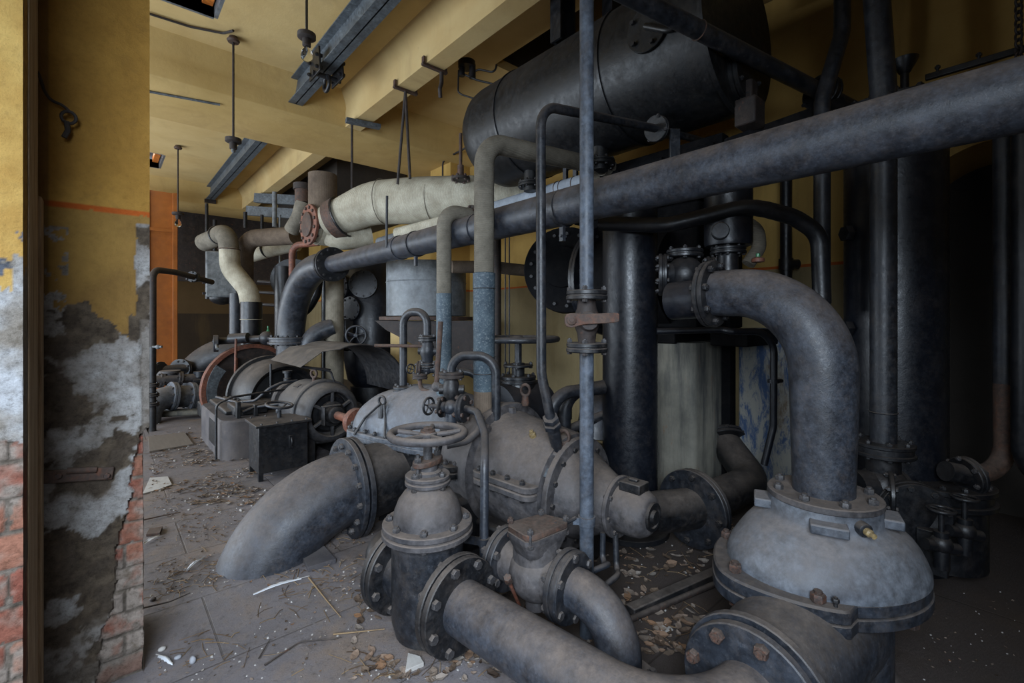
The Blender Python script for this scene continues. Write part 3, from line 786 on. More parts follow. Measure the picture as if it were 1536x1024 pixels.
# ================================================================ THE PUMP TRAIN: pumps, shaft, motor, generator, flywheel on one slightly skewed axis
TO = V((1.816, 4.835, .5)); TA = V((.0743, -.9972, 0)).normalized(); TC = V((-TA.y * -1, 0, 0))
TC = V((TA.y, -TA.x, 0))                     # towards the photographer's side
def ax(t, c=0, z=0): return TO + TA * t + TC * c + UP * z
# ---------------- suction bend coming out of the floor
SF = V((1.31, 3.22, .31))
t = T('suction_bend', 'huge dark grey suction bend rising out of the floor at centre left', 'pipe', (.71, 3.22, 0))
R_ = .60; cbx = V((1.31, 3.22, .31 - R_))
pts = [cbx + V((-R_ * math.cos(a), 0, R_ * math.sin(a))) for a in [math.radians(18 + 72 * k / 26) for k in range(27)]]
t.part('bend', MB().tube(pts + [SF], lambda q: .262 - .012 * q, 0, 48), M['bigpipe'])
flange(t, SF - V((.022, 0, 0)), (1, 0, 0), .345, .036, 14, .021, 'slate2', 'bolt', pair=False, ph=.1)
b = MB().tube([cbx + V((-R_ * math.cos(a) * 1, .2625, 0)) + V((0, 0, R_ * math.sin(a))) for a in [math.radians(32 + 56 * k / 12) for k in range(13)]], .004, 0, 6)
# ---------------- first pump
t = T('pump', 'domed blue grey pump with lifting eye beside the suction bend', 'pump', ax(1.7, 0, -.5))
flange(t, SF + V((.026, 0, 0)), (1, 0, 0), .345, .036, 0, .02, 'slate', pair=False)
def interp(tab, x):
    if x <= tab[0][0]: return tab[0][1]
    for (a, b), (c, d) in zip(tab, tab[1:]):
        if x <= c:
            u = (x - a) / (c - a); u = u * u * (3 - 2 * u) if len(tab) > 3 else u
            return b + (d - b) * u
    return tab[-1][1]
HT = [(.98, .03), (1.06, .18), (1.22, .29), (1.5, .355), (1.8, .365), (2.0, .335), (2.1, .30), (2.13, .26)]
WF = [(.98, .34), (1.2, .46), (1.5, .42), (1.8, .36), (2.13, .27)]
rings = []
for k in range(31):
    tt = .98 + 1.15 * k / 30; h = interp(HT, tt); wf = interp(WF, tt) - .05; wb = .34
    ring = []
    for j in range(33):
        a = PI * j / 32; c = math.cos(a); ss = math.sin(a)
        x = (abs(c) ** .9) * (1 if c > 0 else -1) * (wf if c > 0 else wb); z = h * ss ** .95 if ss > 0 else 0
        ring.append(ax(tt, x, .115 + z))
    rings.append(ring)
rings_dome = rings
dome = t.part('upper_casing', MB().loft(rings, True, True), 'casingblue', smooth=55)
def split_ring(e, z, tab=WF, t0=.95, t1=2.16, n=24):
    P = []
    for k in range(n + 1):
        tt = t0 + (t1 - t0) * k / n; P.append(ax(tt, interp(tab, tt) + e - (.05 if k in (0, n) else 0), z))
    for k in range(n + 1):
        tt = t1 - (t1 - t0) * k / n; P.append(ax(tt, -.38, z))
    return P
sp = t.part('split_flange', MB().loft([split_ring(-.006, .045), split_ring(0, .051), split_ring(0, .078), split_ring(-.003, .081), split_ring(-.003, .084), split_ring(0, .087), split_ring(0, .110), split_ring(-.006, .116)]), 'casingblue', smooth=30)
me = boltmesh(.018, .075, 'boltdark')
for k in range(10):
    tt = 1.02 + 1.08 * k / 9; t.put('bolt', me, ax(tt, interp(WF, tt) - .028, .082), UP, sp, k)
rings = []
for z, f, o in ((.05, .88, 0), (-.05, .84, 0), (-.2, .74, .0), (-.34, .6, 0), (-.36, .55, 0)):
    P = []
    for k in range(13):
        tt = 1.02 + 1.08 * k / 12; P.append(ax(tt, interp(WF, tt) * f, z))
    for k in range(13):
        tt = 2.10 - 1.08 * k / 12; P.append(ax(tt, -.34 * f, z))
    rings.append(P)
low = MB().loft(rings)
low.tube([SF + V((.04, 0, 0)), SF + V((.35, 0, .03)), SF + V((.6, 0, .06))], lambda q: .262 - .02 * q, .1, 40)
t.part('lower_casing', low, 'blackdust', smooth=60)
t.part('foot', MB().box(ax(1.5, .12, -.41), (.55, .22, .18)).box(ax(1.55, .05, -.3), (.3, .7, .3)), 'black', bev=.01)
# dark end ring of the casing, facing the second pump
flange(t, ax(2.16, 0, .06), TA, .315, .03, 14, .017, 'blackdust', 'boltdark', pair=False, ph=.1, name='end_ring')
# lifting eye and its two rods
dm = MB().loft(rings_dome, True, True)
def on(px, py, d0): p, n = hit(dm, px, py); return (p + n * .012) if p else od(px, py, d0)
eb_ = on(573, 622, 3.5); ey = od(573, 601, eb_.dot(FWD) + .02)
eb = t.part('lifting_eye', MB().torus(ey, RGT * .5 + FWD * .8, .034, .010, 24, 10).cyl(eb_ - UP * .03, ey - UP * .03, .022, 14), 'boltdark')
dF = ey.dot(FWD) - .03
t.part('rod', MB().tube([od(571, 605, dF), on(549, 628, 3.5) + V((0, 0, .004)), od(531, 652, 3.58)], .010, .03, 8), 'boltdark')
t.part('rod', MB().tube([od(576, 607, dF), od(578, 632, dF - .03), od(577, 655, 3.42), od(580, 664, 3.42)], .010, .03, 8), 'boltdark')
# top flange with the tall U bend
B0 = od(605, 583, 3.72)
t2 = T('looped_pipe', 'dark grey hairpin pipe standing on the domed pump', 'pipe', B0 - UP * .02)
flange(t2, B0 + UP * .0, UP, .082, .018, 4, .012, 'slate', 'bolt', ph=.3)
S2 = od(641, 508, 3.62)
p0 = B0 + UP * .03; top = od(600, 478, 3.72).z
t2.part('pipe_run', MB().tube([p0, V((p0.x, p0.y, top + .055)), V((S2.x, S2.y, top + .055)), S2 + UP * .03], .031, .105, 20, fn=14), 'slate')
# ---------------- upper small valve stack behind the hairpin pipe
def stack(name, label, P, s_, mats, lever=None):
    t = T(name, label, 'valve', P - UP * .3 * s_)
    flange(t, P, UP, .075 * s_, .016 * s_, 4, .011 * s_, mats[0], 'bolt', ph=.4)
    t.part('body', MB().lathe([(.04, -.02), (.048, -.05), (.058, -.08), (.058, -.11), (.046, -.145), (.04, -.19)], P, UP, 24).tube([P + RGT * .075 * s_ - UP * .095, P - RGT * .07 * s_ - UP * .095], .028 * s_, 0, 18), mats[1])
    flange(t, P - UP * .205 * s_, UP, .075 * s_, .018 * s_, 4, .011 * s_, mats[0], 'bolt', ph=.4)
    return t
st = stack('plug_cock', 'upper small plug cock with a horizontal rusty rod, under the hairpin bend', S2, 1.0, ('blackdust', 'slate'))
st.part('lever', MB().tube([od(562, 518, 3.62), od(634, 519, 3.6)], .0125, 0, 12), 'rust', label='rusty brown rod lever')
# cross piece with little wheel below it, pipe to the right
X2 = od(640, 553, 3.6)
tt_ = T('angle_valve', 'small angle valve with tiny spoked wheel on a rusty crook pipe', 'valve', X2 - UP * .15)
tt_.part('body', MB().tube([S2 - UP * .22, X2], .03, 0, 18).tube([X2 - RGT * .06, X2 + RGT * .13], .032, 0, 18).sphere(X2, .045), 'slate')
flange(tt_, X2 - RGT * .055, RGT, .062, .014, 4, .010, 'darkrust', 'bolt')
flange(tt_, X2 + RGT * .085, RGT, .075, .016, 4, .010, 'blackdust', 'bolt')
handwheel(tt_, X2 - RGT * .125, RGT + FWD * -.9, .036, .006, 4, 'boltdark', .009, .012)
tt_.part('outlet_pipe', MB().tube([X2 + RGT * .10, X2 + RGT * .34 - UP * .03, X2 + RGT * .44 - UP * .1], .027, .08, 16), 'slate2')
Y2 = od(630, 564, 3.55)
flange(tt_, Y2, UP, .058, .016, 4, .009, 'darkrust', 'bolt')
tt_.part('crook', MB().tube([Y2 - UP * .01, Y2 - UP * .10, od(643, 587, 3.5), od(650, 590, 3.5)], .016, .05, 12), 'rust', label='rusty crook pipe')
# leaning rusty lever
lv0, lv1 = od(661, 482, 3.05), od(655, 575, 3.05)
# ---------------- lower small valve stack on the pump saddle
S1 = od(677, 562, 3.0)
s1 = stack('plug_cock', 'lower small plug cock with a tall upright rusty lever and looped pipe', S1, 1.1, ('darkrust', 'blackdust'))
s1.part('lever', MB().tube([lv0, lv1], .017, 0, 14), 'rust', label='upright rusty lever')
s1.part('lever_socket', MB().sphere(lv1 - UP * .02, .034).tube([lv1 - UP * .02, S1 - UP * .1], .024, 0, 14), 'casing')
lp = T('loop_pipe', 'low arched pipe from the lower plug cock down to the second pump', 'pipe', od(744, 640, 2.95) - UP * .02)
e0 = S1 + UP * .02; zt = od(710, 533, 3.0).z; e1 = od(744, 640, 2.95)
lp.part('pipe_run', MB().tube([e0, V((e0.x, e0.y, zt)), V((e1.x, e1.y, zt)), e1], .029, .12, 20, fn=14), 'slate')
lp.part('boss', MB().box(e1 - UP * .02, (.10, .10, .11), Matrix.Rotation(-TH, 3, 'Z')), 'casing', bev=.01)
# tee with little wheel and flanges, then the crooked drain pipe
X1 = od(676, 611, 2.9); dX = (RGT - FWD * .35).normalized()
tv = T('tee_valve', 'small tee valve with a spoked wheel above the big handwheel', 'valve', X1 - UP * .2)
tv.part('body', MB().tube([S1 - UP * .25, X1, X1 - UP * .13], .038, 0, 18).tube([X1 - dX * .07, X1 + dX * .07], .034, 0, 18).sphere(X1, .048), 'slate2')
flange(tv, X1 - dX * .06, dX, .066, .014, 4, .0115, 'blackdust', 'boltrust', pair=False, ph=.4)
flange(tv, X1 + dX * .085, dX, .088, .016, 4, .014, 'slate', 'boltrust', ph=.4)
handwheel(tv, X1 - dX * .155, dX - FWD * .2, .052, .008, 5, 'boltdark', .012, .016)
tv.part('spindle', MB().tube([X1 - dX * .15, X1 - dX * .05], .014, 0, 12), 'bolt')
flange(tv, X1 - UP * .14, UP, .07, .02, 4, .0115, 'darkrust', 'bolt', ph=.1)
dp = T('drain_pipe', 'thin grey drain pipe curling down past the big handwheel to the floor', 'pipe', od(726, 835, 2.28))
dp.part('pipe_run', MB().tube([X1 + dX * .10, od(716, 618, 2.72), od(727, 650, 2.55), od(727, 690, 2.35), od(726, 835, 2.28)], .0225, .12, 18), 'slate2')
dp.part('pipe_clamp', MB().lathe([(.0225, -.018), (.029, -.018), (.029, .018), (.0225, .018)], od(726, 812, 2.285), UP, 18).bar(od(722, 812, 2.28), od(697, 808, 2.2), .01, .036), 'slate')
lo = T('curved_pipe', 'rusty quarter bend pipe tucked behind the big handwheel rim', 'pipe', od(686, 665, 2.75))
lo.part('pipe_run', MB().tube([od(722, 625, 2.85), od(719, 645, 2.8), od(700, 662, 2.75), od(670, 668, 2.72)], .021, .08, 14), 'casing')

# ---------------- second pump
t = T('pump', 'dust covered brown pump with ringed casing behind the check valve', 'pump', ax(2.75, 0, -.5))
def cz(tt): return .055 - .055 * clamp((tt - 2.5) / .7)
def ring_at(tt, r, n=56): return [ax(tt, 0, cz(tt)) + TC * (r * math.cos(2 * PI * k / n)) + UP * (r * math.sin(2 * PI * k / n)) for k in range(n)]
P_ = [(2.19, .25), (2.20, .30), (2.25, .345), (2.32, .37), (2.40, .38), (2.47, .38), (2.505, .392), (2.53, .396), (2.555, .392), (2.565, .345), (2.60, .338), (2.95, .325), (3.06, .318), (3.065, .30)]
b = MB().loft([ring_at(tt, r) for tt, r in P_])
cas = t.part('casing', b, 'casing', smooth=32)
# raised volute swelling on the near side
def plate(t0, t1, cf, z0, z1, e=0, cr=.06):
    P = []
    def arc(tc, c0, a0, a1):
        for k in range(7):
            a = a0 + (a1 - a0) * k / 6; P.append((tc + cr * math.cos(a), c0 + cr * math.sin(a)))
    arc(t1 - cr, cf - cr, 0, PI / 2); arc(t0 + cr, cf - cr, PI / 2, PI); arc(t0 + cr, -cf + cr, PI, 1.5 * PI); arc(t1 - cr, -cf + cr, 1.5 * PI, 2 * PI)
    m = sum(p[0] for p in P) / len(P)
    return [[ax(m + (a - m) * k2, c * k2, z) for a, c in P] for k2, z in ((.985, z0), (1, z0 + .006), (1, z1 - .006), (.985, z1))]
pf = t.part('split_flange', MB().loft(plate(2.585, 3.06, .385, .03, .066)).loft(plate(2.585, 3.06, .385, .070, .108)), 'casing', smooth=30)
for k in range(4): t.put('bolt', boltmesh(.017, .08, 'boltdark'), ax(2.64 + .115 * k, .35, .068), UP, pf, k)
pf2 = t.part('split_flange', MB().loft(plate(2.17, 2.47, .43, .02, .056)).loft(plate(2.17, 2.47, .43, .060, .098)), 'blackdust', smooth=30)
for k in range(5):
    t.put('bolt', boltmesh(.016, .08, 'bolt'), ax(2.2 + .06 * k, .40 - (.03 if k in (0, 4) else 0), .058), UP, pf2, k)
er = flange(t, ax(3.10, 0, cz(3.1)), TA, .312, .035, 14, .015, 'casing', 'boltdark', pair=False, ph=.2, name='end_ring')
b = MB().loft([ring_at(tt, r, 40) for tt, r in ((3.11, .25), (3.16, .235), (3.25, .185), (3.32, .15), (3.36, .14))])
t.part('end_cover', b, 'casing', smooth=40)
flange(t, ax(3.37, 0, 0), TA, .162, .022, 8, .0125, 'casing', 'bolt', pair=False, ph=.2, name='bearing_flange')
bh = t.part('bearing_housing', MB().lathe([(.125, 0), (.126, .08), (.12, .13), (.10, .165), (.085, .175)], ax(3.38, 0, 0), TA, 40), 'casing', smooth=50)
t.part('bearing_cap', MB().lathe([(.07, .17), (.07, .19), (.055, .19), (.05, .182), (.035, .182), (.033, .2), (.01, .202)], ax(3.38, 0, 0), TA, 28), 'blackdust', bh)
t.part('oil_box', MB().box(ax(3.46, .01, .135), (.10, .12, .05), Matrix((TC, TA, UP)).transposed()).box(ax(3.46, .01, .165), (.03, .05, .018), Matrix((TC, TA, UP)).transposed()), 'blackdust', bh, bev=.006)
t.part('lower_casing', MB().box(ax(2.75, 0, -.36), (.6, .62, .28), Matrix((TC, TA, UP)).transposed()).box(ax(2.4, .1, -.25), (.72, .3, .34), Matrix((TC, TA, UP)).transposed()), 'black', bev=.03)
# drain pipes under the bearing
t.part('drain_tube', MB().tube([ax(3.33, .1, -.12), ax(3.34, .12, -.28), od(916, 845, 2.3), od(884, 858, 2.25)], .015, .06, 12), 'slate2')
t.part('drain_tube', MB().tube([ax(3.38, .06, -.12), ax(3.40, .08, -.3), od(928, 862, 2.3), od(905, 880, 2.25)], .015, .06, 12), 'slate')
# name plate, plug, eyes
P = od(815, 707, 2.36); hit = None
def on_casing(px, py, r):
    """first point of the casing cylinder on the ray through a pixel"""
    best = None; d = 1.6
    while d < 3.5:
        p = od(px, py, d); q = p - TO; tt = q.dot(TA); c = q - TA * tt; c.z -= cz(tt)
        if c.length < r(tt): return p, tt, c.normalized()
        d += .004
    return od(px, py, 2.6), 2.7, UP
rr = lambda tt: interp([(2.19, .25), (2.25, .345), (2.4, .38), (2.55, .392), (2.5651, .342), (3.06, .318)], tt) if 2.19 < tt < 3.06 else 0
p, _, nn = on_casing(815, 707, lambda q: .333 if 2.57 < q < 3.05 else 0)
t.part('name_plate', MB().box(p, (.075, .05, .006), Matrix((TA, nn.cross(TA), nn)).transposed()), 'steelbeam', bev=.001)
p, _, nn = on_casing(800, 655, rr)
t.part('plug', MB().lathe([(.02, -.01), (.02, .025), (.012, .03), (.012, .045)], p, nn, 14), 'brass')
for (px, py, d) in ((788, 585, 2.98), (846, 655, 2.62)):
    e = od(px, py, d)
    t.part('lifting_eye', MB().torus(e, FWD + RGT * .3, .036, .011, 24, 10, sx=.8).lathe([(.02, -.10), (.026, -.08), (.02, -.035)], e, UP, 16), 'rust')
for (px, py) in ((768, 618), (732, 645)):
    p, _, nn = on_casing(px, py, rr)
    t.part('boss', MB().hexnut(p - nn * .02, nn, .028, .05), 'casing')
p, _, nn = on_casing(838, 680, lambda q: .36 if 2.3 < q < 3.06 else 0)
t.part('pipe_seat', MB().torus(p, UP + RGT * .2, .045, .014, 24, 8), 'casing')
GE = p.copy()
# pipe down into it
gx = od(811, 300, 2.45)
t = T('slender_pipe', 'slender dark pipe dropping from the tank to the brown pump', 'pipe', GE)
zt = od(811, 158, 2.45).z; g0 = od(812, 560, 2.45); g1 = od(826, 628, 2.46)
GR = oy(985, 193, gx.y)
t.part('pipe_run', MB().tube([GE + UP * .01, g1, g0, V((gx.x, gx.y, zt)), GR, oy(1092, 222, gx.y)], .0265, [0, .2, .25, .14, .1, 0], 22, fn=14), 'slate')
gd = (GE - g1).normalized()
t.part('union_nut', MB().hexnut(g1 - gd * .01, gd, .045, .028).hexnut(g1 + gd * .03, gd, .05, .032).lathe([(.036, .06), (.034, .16), (.03, .2)], g1, gd, 20), 'slate')
flange(t, GR, GR - V((gx.x, gx.y, zt)), .088, .018, 4, .013, 'blackdust', 'bolt', ph=.3)

# ---------------- red shaft and coupling
t = T('drive_shaft', 'red lead painted drive shaft between motor and domed pump', 'shaft', ax(.5, 0, -.5))
t.part('shaft', MB().lathe([(.042, .0), (.042, 1.2)], ax(-.02), TA, 24), 'redrust')
t.part('coupling', MB().lathe([(.05, 0), (.075, .05), (.13, .12), (.13, .2), (.05, .2)], ax(.3), TA, 32), 'redrust')
# ---------------- electric motor
t = T('electric_motor', 'round dusty electric motor with spoked end shield', 'motor', ax(-.4, 0, -.5))
t.part('stator', MB().lathe([(.25, -.86), (.285, -.84), (.305, -.78), (.31, -.36), (.335, -.355), (.345, -.34), (.345, -.27), (.335, -.255), (.318, -.25)], TO, TA, 56), 'motor', smooth=30)
es = MB().lathe([(.318, -.25), (.318, -.20), (.31, -.13), (.29, -.08), (.26, -.055), (.235, -.052), (.228, -.06), (.222, -.12), (.218, -.2)], TO, TA, 56)
esp = t.part('end_shield', es, 'motor', smooth=50)
t.part('winding', MB().lathe([(.215, -.2), (.18, -.14), (.12, -.14), (.1, -.2)], TO, TA, 40), 'black')
for k in range(6):
    a = PI / 6 + k * PI / 3; d = TC * math.cos(a) + UP * math.sin(a)
    t.part('spoke', MB().bar(TO + TA * -.085 + d * .08, TO + TA * -.085 + d * .236, .03, .04, TA), 'motor', esp, bev=.006)
t.part('hub', MB().lathe([(.13, -.12), (.13, -.06), (.10, -.05), (.085, -.02), (.085, .03), (.06, .04)], TO, TA, 36), 'blackdust', esp)
t.part('brush_bracket', MB().box(ax(-.03, .12, .0), (.012, .07, .19), Matrix((TC, TA, UP)).transposed()).box(ax(.0, .05, .10), (.19, .05, .012), Matrix((TC, TA, UP)).transposed()), 'motor', esp, bev=.003)
p = ax(-.62, .12, .285)
t.part('rating_plate', MB().box(ax(-.6, .165, .262), (.006, .12, .05), Matrix((V((TC * .53 + UP * .85)), TA, (TC * .85 - UP * .53))).transposed()), 'slate')
e = ax(-.5, .02, .39); t.part('lifting_eye', MB().torus(e, TC + TA * .4, .042, .013, 24, 10).cyl(e - UP * .09, e - UP * .04, .02, 12), 'rust')
t.part('slip_rings', MB().lathe([(.13, -1.2), (.13, -.86)], TO, TA, 32).lathe([(.19, -.98), (.19, -.95)], TO, TA, 40).lathe([(.19, -1.05), (.19, -1.02)], TO, TA, 40).lathe([(.19, -1.12), (.19, -1.09)], TO, TA, 40).lathe([(.225, -1.22), (.24, -1.2), (.24, -1.16), (.225, -1.14)], TO, TA, 40), 'casing', smooth=30)
t.part('foot', MB().box(ax(-.5, .2, -.36), (.14, .62, .28), Matrix((TC, TA, UP)).transposed()).box(ax(-.5, -.2, -.36), (.14, .62, .28), Matrix((TC, TA, UP)).transposed()), 'blackdust', bev=.01)
# ---------------- generator / blower housing
t = T('generator', 'large rounded dark machine housing on the concrete plinth', 'machine', ax(-1.85, 0, -.05))
b = MB().lathe([(.34, -1.52), (.36, -1.44), (.385, -1.40), (.405, -1.39), (.43, -1.41), (.46, -1.46), (.48, -1.54), (.492, -1.66), (.487, -1.78), (.465, -1.9), (.465, -1.96), (.505, -1.965), (.51, -1.98), (.51, -2.02), (.50, -2.03), (.40, -2.04)], TO, TA, 64)
t.part('housing', b, 'blackdust', smooth=40)
t.part('end_frame', MB().lathe([(.08, -1.22), (.14, -1.24), (.16, -1.40), (.2, -1.50), (.345, -1.52)], TO, TA, 40), 'black', smooth=40)
t.part('split_flange', MB().box(ax(-1.6, .30, .0), (.5, .76, .05), Matrix((TC, TA, UP)).transposed()), 'blackdust', bev=.008)
for k in range(5): t.put('bolt', boltmesh(.016, .06, 'boltdark'), ax(-1.92 + .16 * k, .51, .0), UP)
g0 = ax(-1.28, .18, .0)
t.part('oil_gauge', MB().tube([ax(-1.26, .22, .1), ax(-1.26, .22, .46)], .012, 0, 10), 'slate')
t.part('oil_cup', MB().lathe([(.03, 0), (.03, .06), (.045, .065), (.045, .1), (.035, .105), (.035, .16), (.055, .165), (.055, .19)], ax(-1.2, .05, .18), UP, 20), 'slate')
t.part('bent_bar', MB().tube([ax(-1.95, .62, .03), ax(-1.35, .55, .03), ax(-1.15, .42, .06), ax(-1.05, .3, .2), ax(-1.03, .18, .25), ax(-1.03, 0, .26)], .017, .1, 10), 'slate2')
# ---------------- flywheel
t = T('flywheel', 'red rimmed brown flywheel standing left of the generator', 'wheel', ax(-2.75, 0, -.5))
fw = -2.72; FR = .635
t.part('rim', MB().lathe([(FR - .06, -.06), (FR, -.06), (FR, .06), (FR - .055, .06), (FR - .06, .03), (FR - .06, -.06)], ax(fw), TA, 72), 'redrust', smooth=30)
t.part('web', MB().lathe([(FR - .055, -.02), (FR - .055, .02), (.1, .02)], ax(fw), TA, 64), 'darkrust')
t.part('hub', MB().lathe([(.13, 0), (.13, .12), (.07, .13), (.07, .3)], ax(fw), TA, 32), 'darkrust')
# grey curved guard strip and thin rods in front of it
g = T('wheel_guard', 'grey curved guard strip bolted in front of the flywheel', 'guard', ax(-2.45, .55, -.05))
rings = []
for k in range(15):
    a = math.radians(-22 + 60 * k / 14); w = .10 + .05 * k / 14
    R0 = .53
    c = TC * math.cos(a) + UP * math.sin(a)
    rings.append([ax(fw + .13) + c * (R0 - w / 2), ax(fw + .13) + c * (R0 + w / 2), ax(fw + .14) + c * (R0 + w / 2), ax(fw + .14) + c * (R0 - w / 2)])
g.part('strip', MB().loft(rings), 'steelbeam')
g.part('rod', MB().tube([od(355, 537, 6.55), od(352, 598, 6.5)], .02, 0, 10), 'redrust')
g.part('rod', MB().tube([od(348, 582, 6.5), od(358, 583, 6.5), od(357, 604, 6.45)], .014, .03, 8), 'redrust')
# ---------------- plinth and bed plate
s = NT('dusty dark concrete')
a = s.noise(2.4, 8, .65); b = s.noise(20, 6, .7)
col = s.mix(s.rng(a, .35, .65), lin((104, 98, 96)), lin((66, 64, 68))); col = s.mix(s.rng(b, .55, .75, 0, .4), col, lin((130, 120, 112)))
s.bump(s.math('ADD', a, b), .35, .01); M['concrete'] = s.set(col, .8, 0, .3)
def rounded(x0, x1, y0, y1, r, z, n=6):
    P = []
    for cx, cy, a0 in ((x1 - r, y1 - r, 0), (x0 + r, y1 - r, PI / 2), (x0 + r, y0 + r, PI), (x1 - r, y0 + r, 1.5 * PI)):
        for k in range(n + 1):
            a = a0 + PI / 2 * k / n; P.append(V((cx + r * math.cos(a), cy + r * math.sin(a), z)))
    return P
t = T('machine_plinth', 'dusty round cornered concrete plinth under the generator', 'plinth', (1.7, 6.6, 0))
px0, px1, py0, py1 = .92, 2.5, 5.62, 7.1
t.part('block', MB().loft([rounded(px0, px1, py0, py1, .17, 0), rounded(px0, px1, py0, py1, .17, .40), rounded(px0 + .015, px1 - .015, py0 + .015, py1 - .015, .16, .42)]), 'concrete', smooth=30)
t.part('recess_patch', MB().bbox((px0 - .004, 5.95, .1), (px0 + .02, 6.35, .36)), 'black')  # flat black plate painted in for the dark of the slots
t.part('bed_plate', MB().bbox((px0 + .1, 6.0, .42), (px1 - .05, 7.05, .47)).bbox((px0 + .16, 5.85, .42), (px0 + .5, 6.25, .53)), 'blackdust', bev=.015)
t.part('handrail', MB().tube([(px0 - .03, 5.72, .02), (px0 - .03, 5.72, .60), (px0 + .12, 5.72, .66), (px0 + .75, 5.95, .66)], .012, .08, 10), 'slate')
t.part('lever_rod', MB().tube([(px0 + .22, 5.75, .48), (px0 + .34, 5.75, .52), (1.65, 5.45, .58)], .016, .05, 10), 'slate2')
t.part('lever_bracket', MB().bbox((px0 + .16, 5.72, .42), (px0 + .20, 5.80, .60)).bbox((px0 + .33, 5.72, .42), (px0 + .37, 5.80, .55)), 'blackdust', bev=.006)
# ---------------- starter box with the little handwheel
t = T('starter_box', 'black sheet iron starter box with flat lid and small handwheel on top', 'cabinet', (1.28, 4.91, 0))
bx0, bx1, by0, by1 = 1.067, 1.50, 4.724, 5.10
t.part('body', MB().bbox((bx0, by0, .07), (bx1, by1, .50)), 'black', bev=.004)
for (x, yy) in ((bx0, by0), (bx0, by1 - .04), (bx1 - .04, by0), (bx1 - .04, by1 - .04)):
    t.part('leg', MB().bbox((x, yy, 0), (x + .04, yy + .04, .07)), 'black')
ld = t.part('lid', MB().bbox((bx0 - .03, by0 - .035, .50), (bx1 + .03, by1 + .03, .522)), 'blackdust', bev=.004)
for k in range(4):
    for yy in (by0 - .018, by1 + .015): t.put('bolt', boltmesh(.009, .012, 'bolt'), (bx0 + .02 + (bx1 - bx0 - .04) * k / 3, yy, .52), UP, ld)
t.part('handle', MB().box((1.345, by0 - .012, .33), (.045, .02, .12)).tube([(1.345, by0 - .02, .29), (1.345, by0 - .05, .33), (1.345, by0 - .02, .37)], .01, .03, 8), 'black', bev=.004)
wc = oz(419, 607, .645); axw = V((.1, -.12, 1))
wh = handwheel(t, wc, axw, .118, .014, 3, 'slate2', .024, .05, .4, .05)
t.part('spindle', MB().tube([wc - UP * .13, wc - UP * .03], .02, 0, 14), 'slate', wh)
# ---------------- curved sheet hood over the motor
t = T('sheet_hood', 'bent sheet iron hood arching over the electric motor', 'hood', (2.15, 5.5, .55))
hc = V((2.14, 0, .60)); y0, y1 = 5.0, 6.15
prof = [(hc.x - .62, hc.z + .40), (hc.x - .40, hc.z + .55)] + [(hc.x + .60 * math.cos(a), hc.z + .61 * math.sin(a)) for a in [math.radians(112 - 112 * k / 20) for k in range(21)]]
b = MB(); rings = []
for x, z in prof:
    q = V((x - hc.x, 0, z - hc.z)).normalized() * .006
    rings.append([V((x, y0, z)), V((x, y1, z)), V((x, y1, z)) + q, V((x, y0, z)) + q])
t.part('sheet', MB().loft(rings), 'motor', smooth=45)
t.part('edge_rod', MB().tube([V((x, y0, z)) for x, z in prof[2:]], .010, 0, 8), 'blackdust')
t.part('stay', MB().tube([V((prof[0][0] + .02, y0 + .1, prof[0][1])), V((1.86, y0 + .1, .93)), V((1.9, y0 + .1, .80))], .011, .05, 8), 'slate')
t.part('stay', MB().tube([V((1.62, y0 + .35, .98)), V((1.95, y0 + .35, .92))], .009, 0, 8), 'slate')
# ================================================================ OVERHEAD MAIN, TANK, RISERS
AX_, AZ_ = 2.05, 2.15
t = T('overhead_main', 'long flaking slate main pipe running overhead through the hall', 'pipe', (AX_, 2.5, AZ_ - .11))
t.part('pipe_run', MB().tube([(AX_, -1.6, AZ_ + .02), (AX_, 5.58, AZ_)], lambda q: .112 - .010 * q, 0, 48), 'bigpipe')
def band(px, w=.012, r=.113, mat='black'):
    p = ox(px, 350, AX_); return MB().lathe([(r - .01, -w), (r, -w), (r, w), (r - .01, w)], (AX_, p.y, AZ_ + .004), (0, 1, 0), 40), p.y
b, yb = band(845, .010); cb = t.part('band', b, 'slate')
t.part('band_lug', MB().bbox((AX_ - .02, yb - .014, AZ_ - .19), (AX_ + .004, yb + .014, AZ_ - .105)).cyl((AX_ - .03, yb, AZ_ - .16), (AX_ + .02, yb, AZ_ - .16), .009, 8), 'slate2', cb)
b, yb = band(625, .010, .114); cb = t.part('band', b, 'slate')
t.part('band_lug', MB().bbox((AX_ - .02, yb - .014, AZ_ - .19), (AX_ + .004, yb + .014, AZ_ - .105)), 'slate2', cb)
b, yb = band(600, .03, .112); t.part('sleeve', b, 'bigpipe')
b, yb = band(716, .02, .114); t.part('sleeve', b, 'bigpipe')
flange(t, (AX_, 5.60, AZ_), (0, 1, 0), .205, .03, 12, .017, 'black', 'boltdark', ph=.1, gap=.05)
yh = ox(597, 350, AX_).y
t.part('hanger_rod', MB().tube([(AX_ - .115, yh, AZ_), (AX_ - .11, yh, 2.62)], .012, 0, 8), 'slate')
t = T('down_bend', 'broad dark bend turning the overhead main down into the generator', 'pipe', (1.9, 6.68, 1.06))
t.part('bend', MB().tube([(AX_, 5.625, AZ_), (1.90, 6.68, AZ_), (1.90, 6.68, 1.24)], lambda q: .15 + .03 * min(1, q * 3), [0, .88, 0], 40, fn=24), 'slate2')
flange(t, (1.90, 6.68, 1.21), UP, .285, .03, 12, .018, 'slate2', 'boltdark', gap=.035, ph=.2)
t.part('neck', MB().lathe([(.18, -.2), (.18, .0)], (1.90, 6.68, 1.18), UP, 32), 'slate')

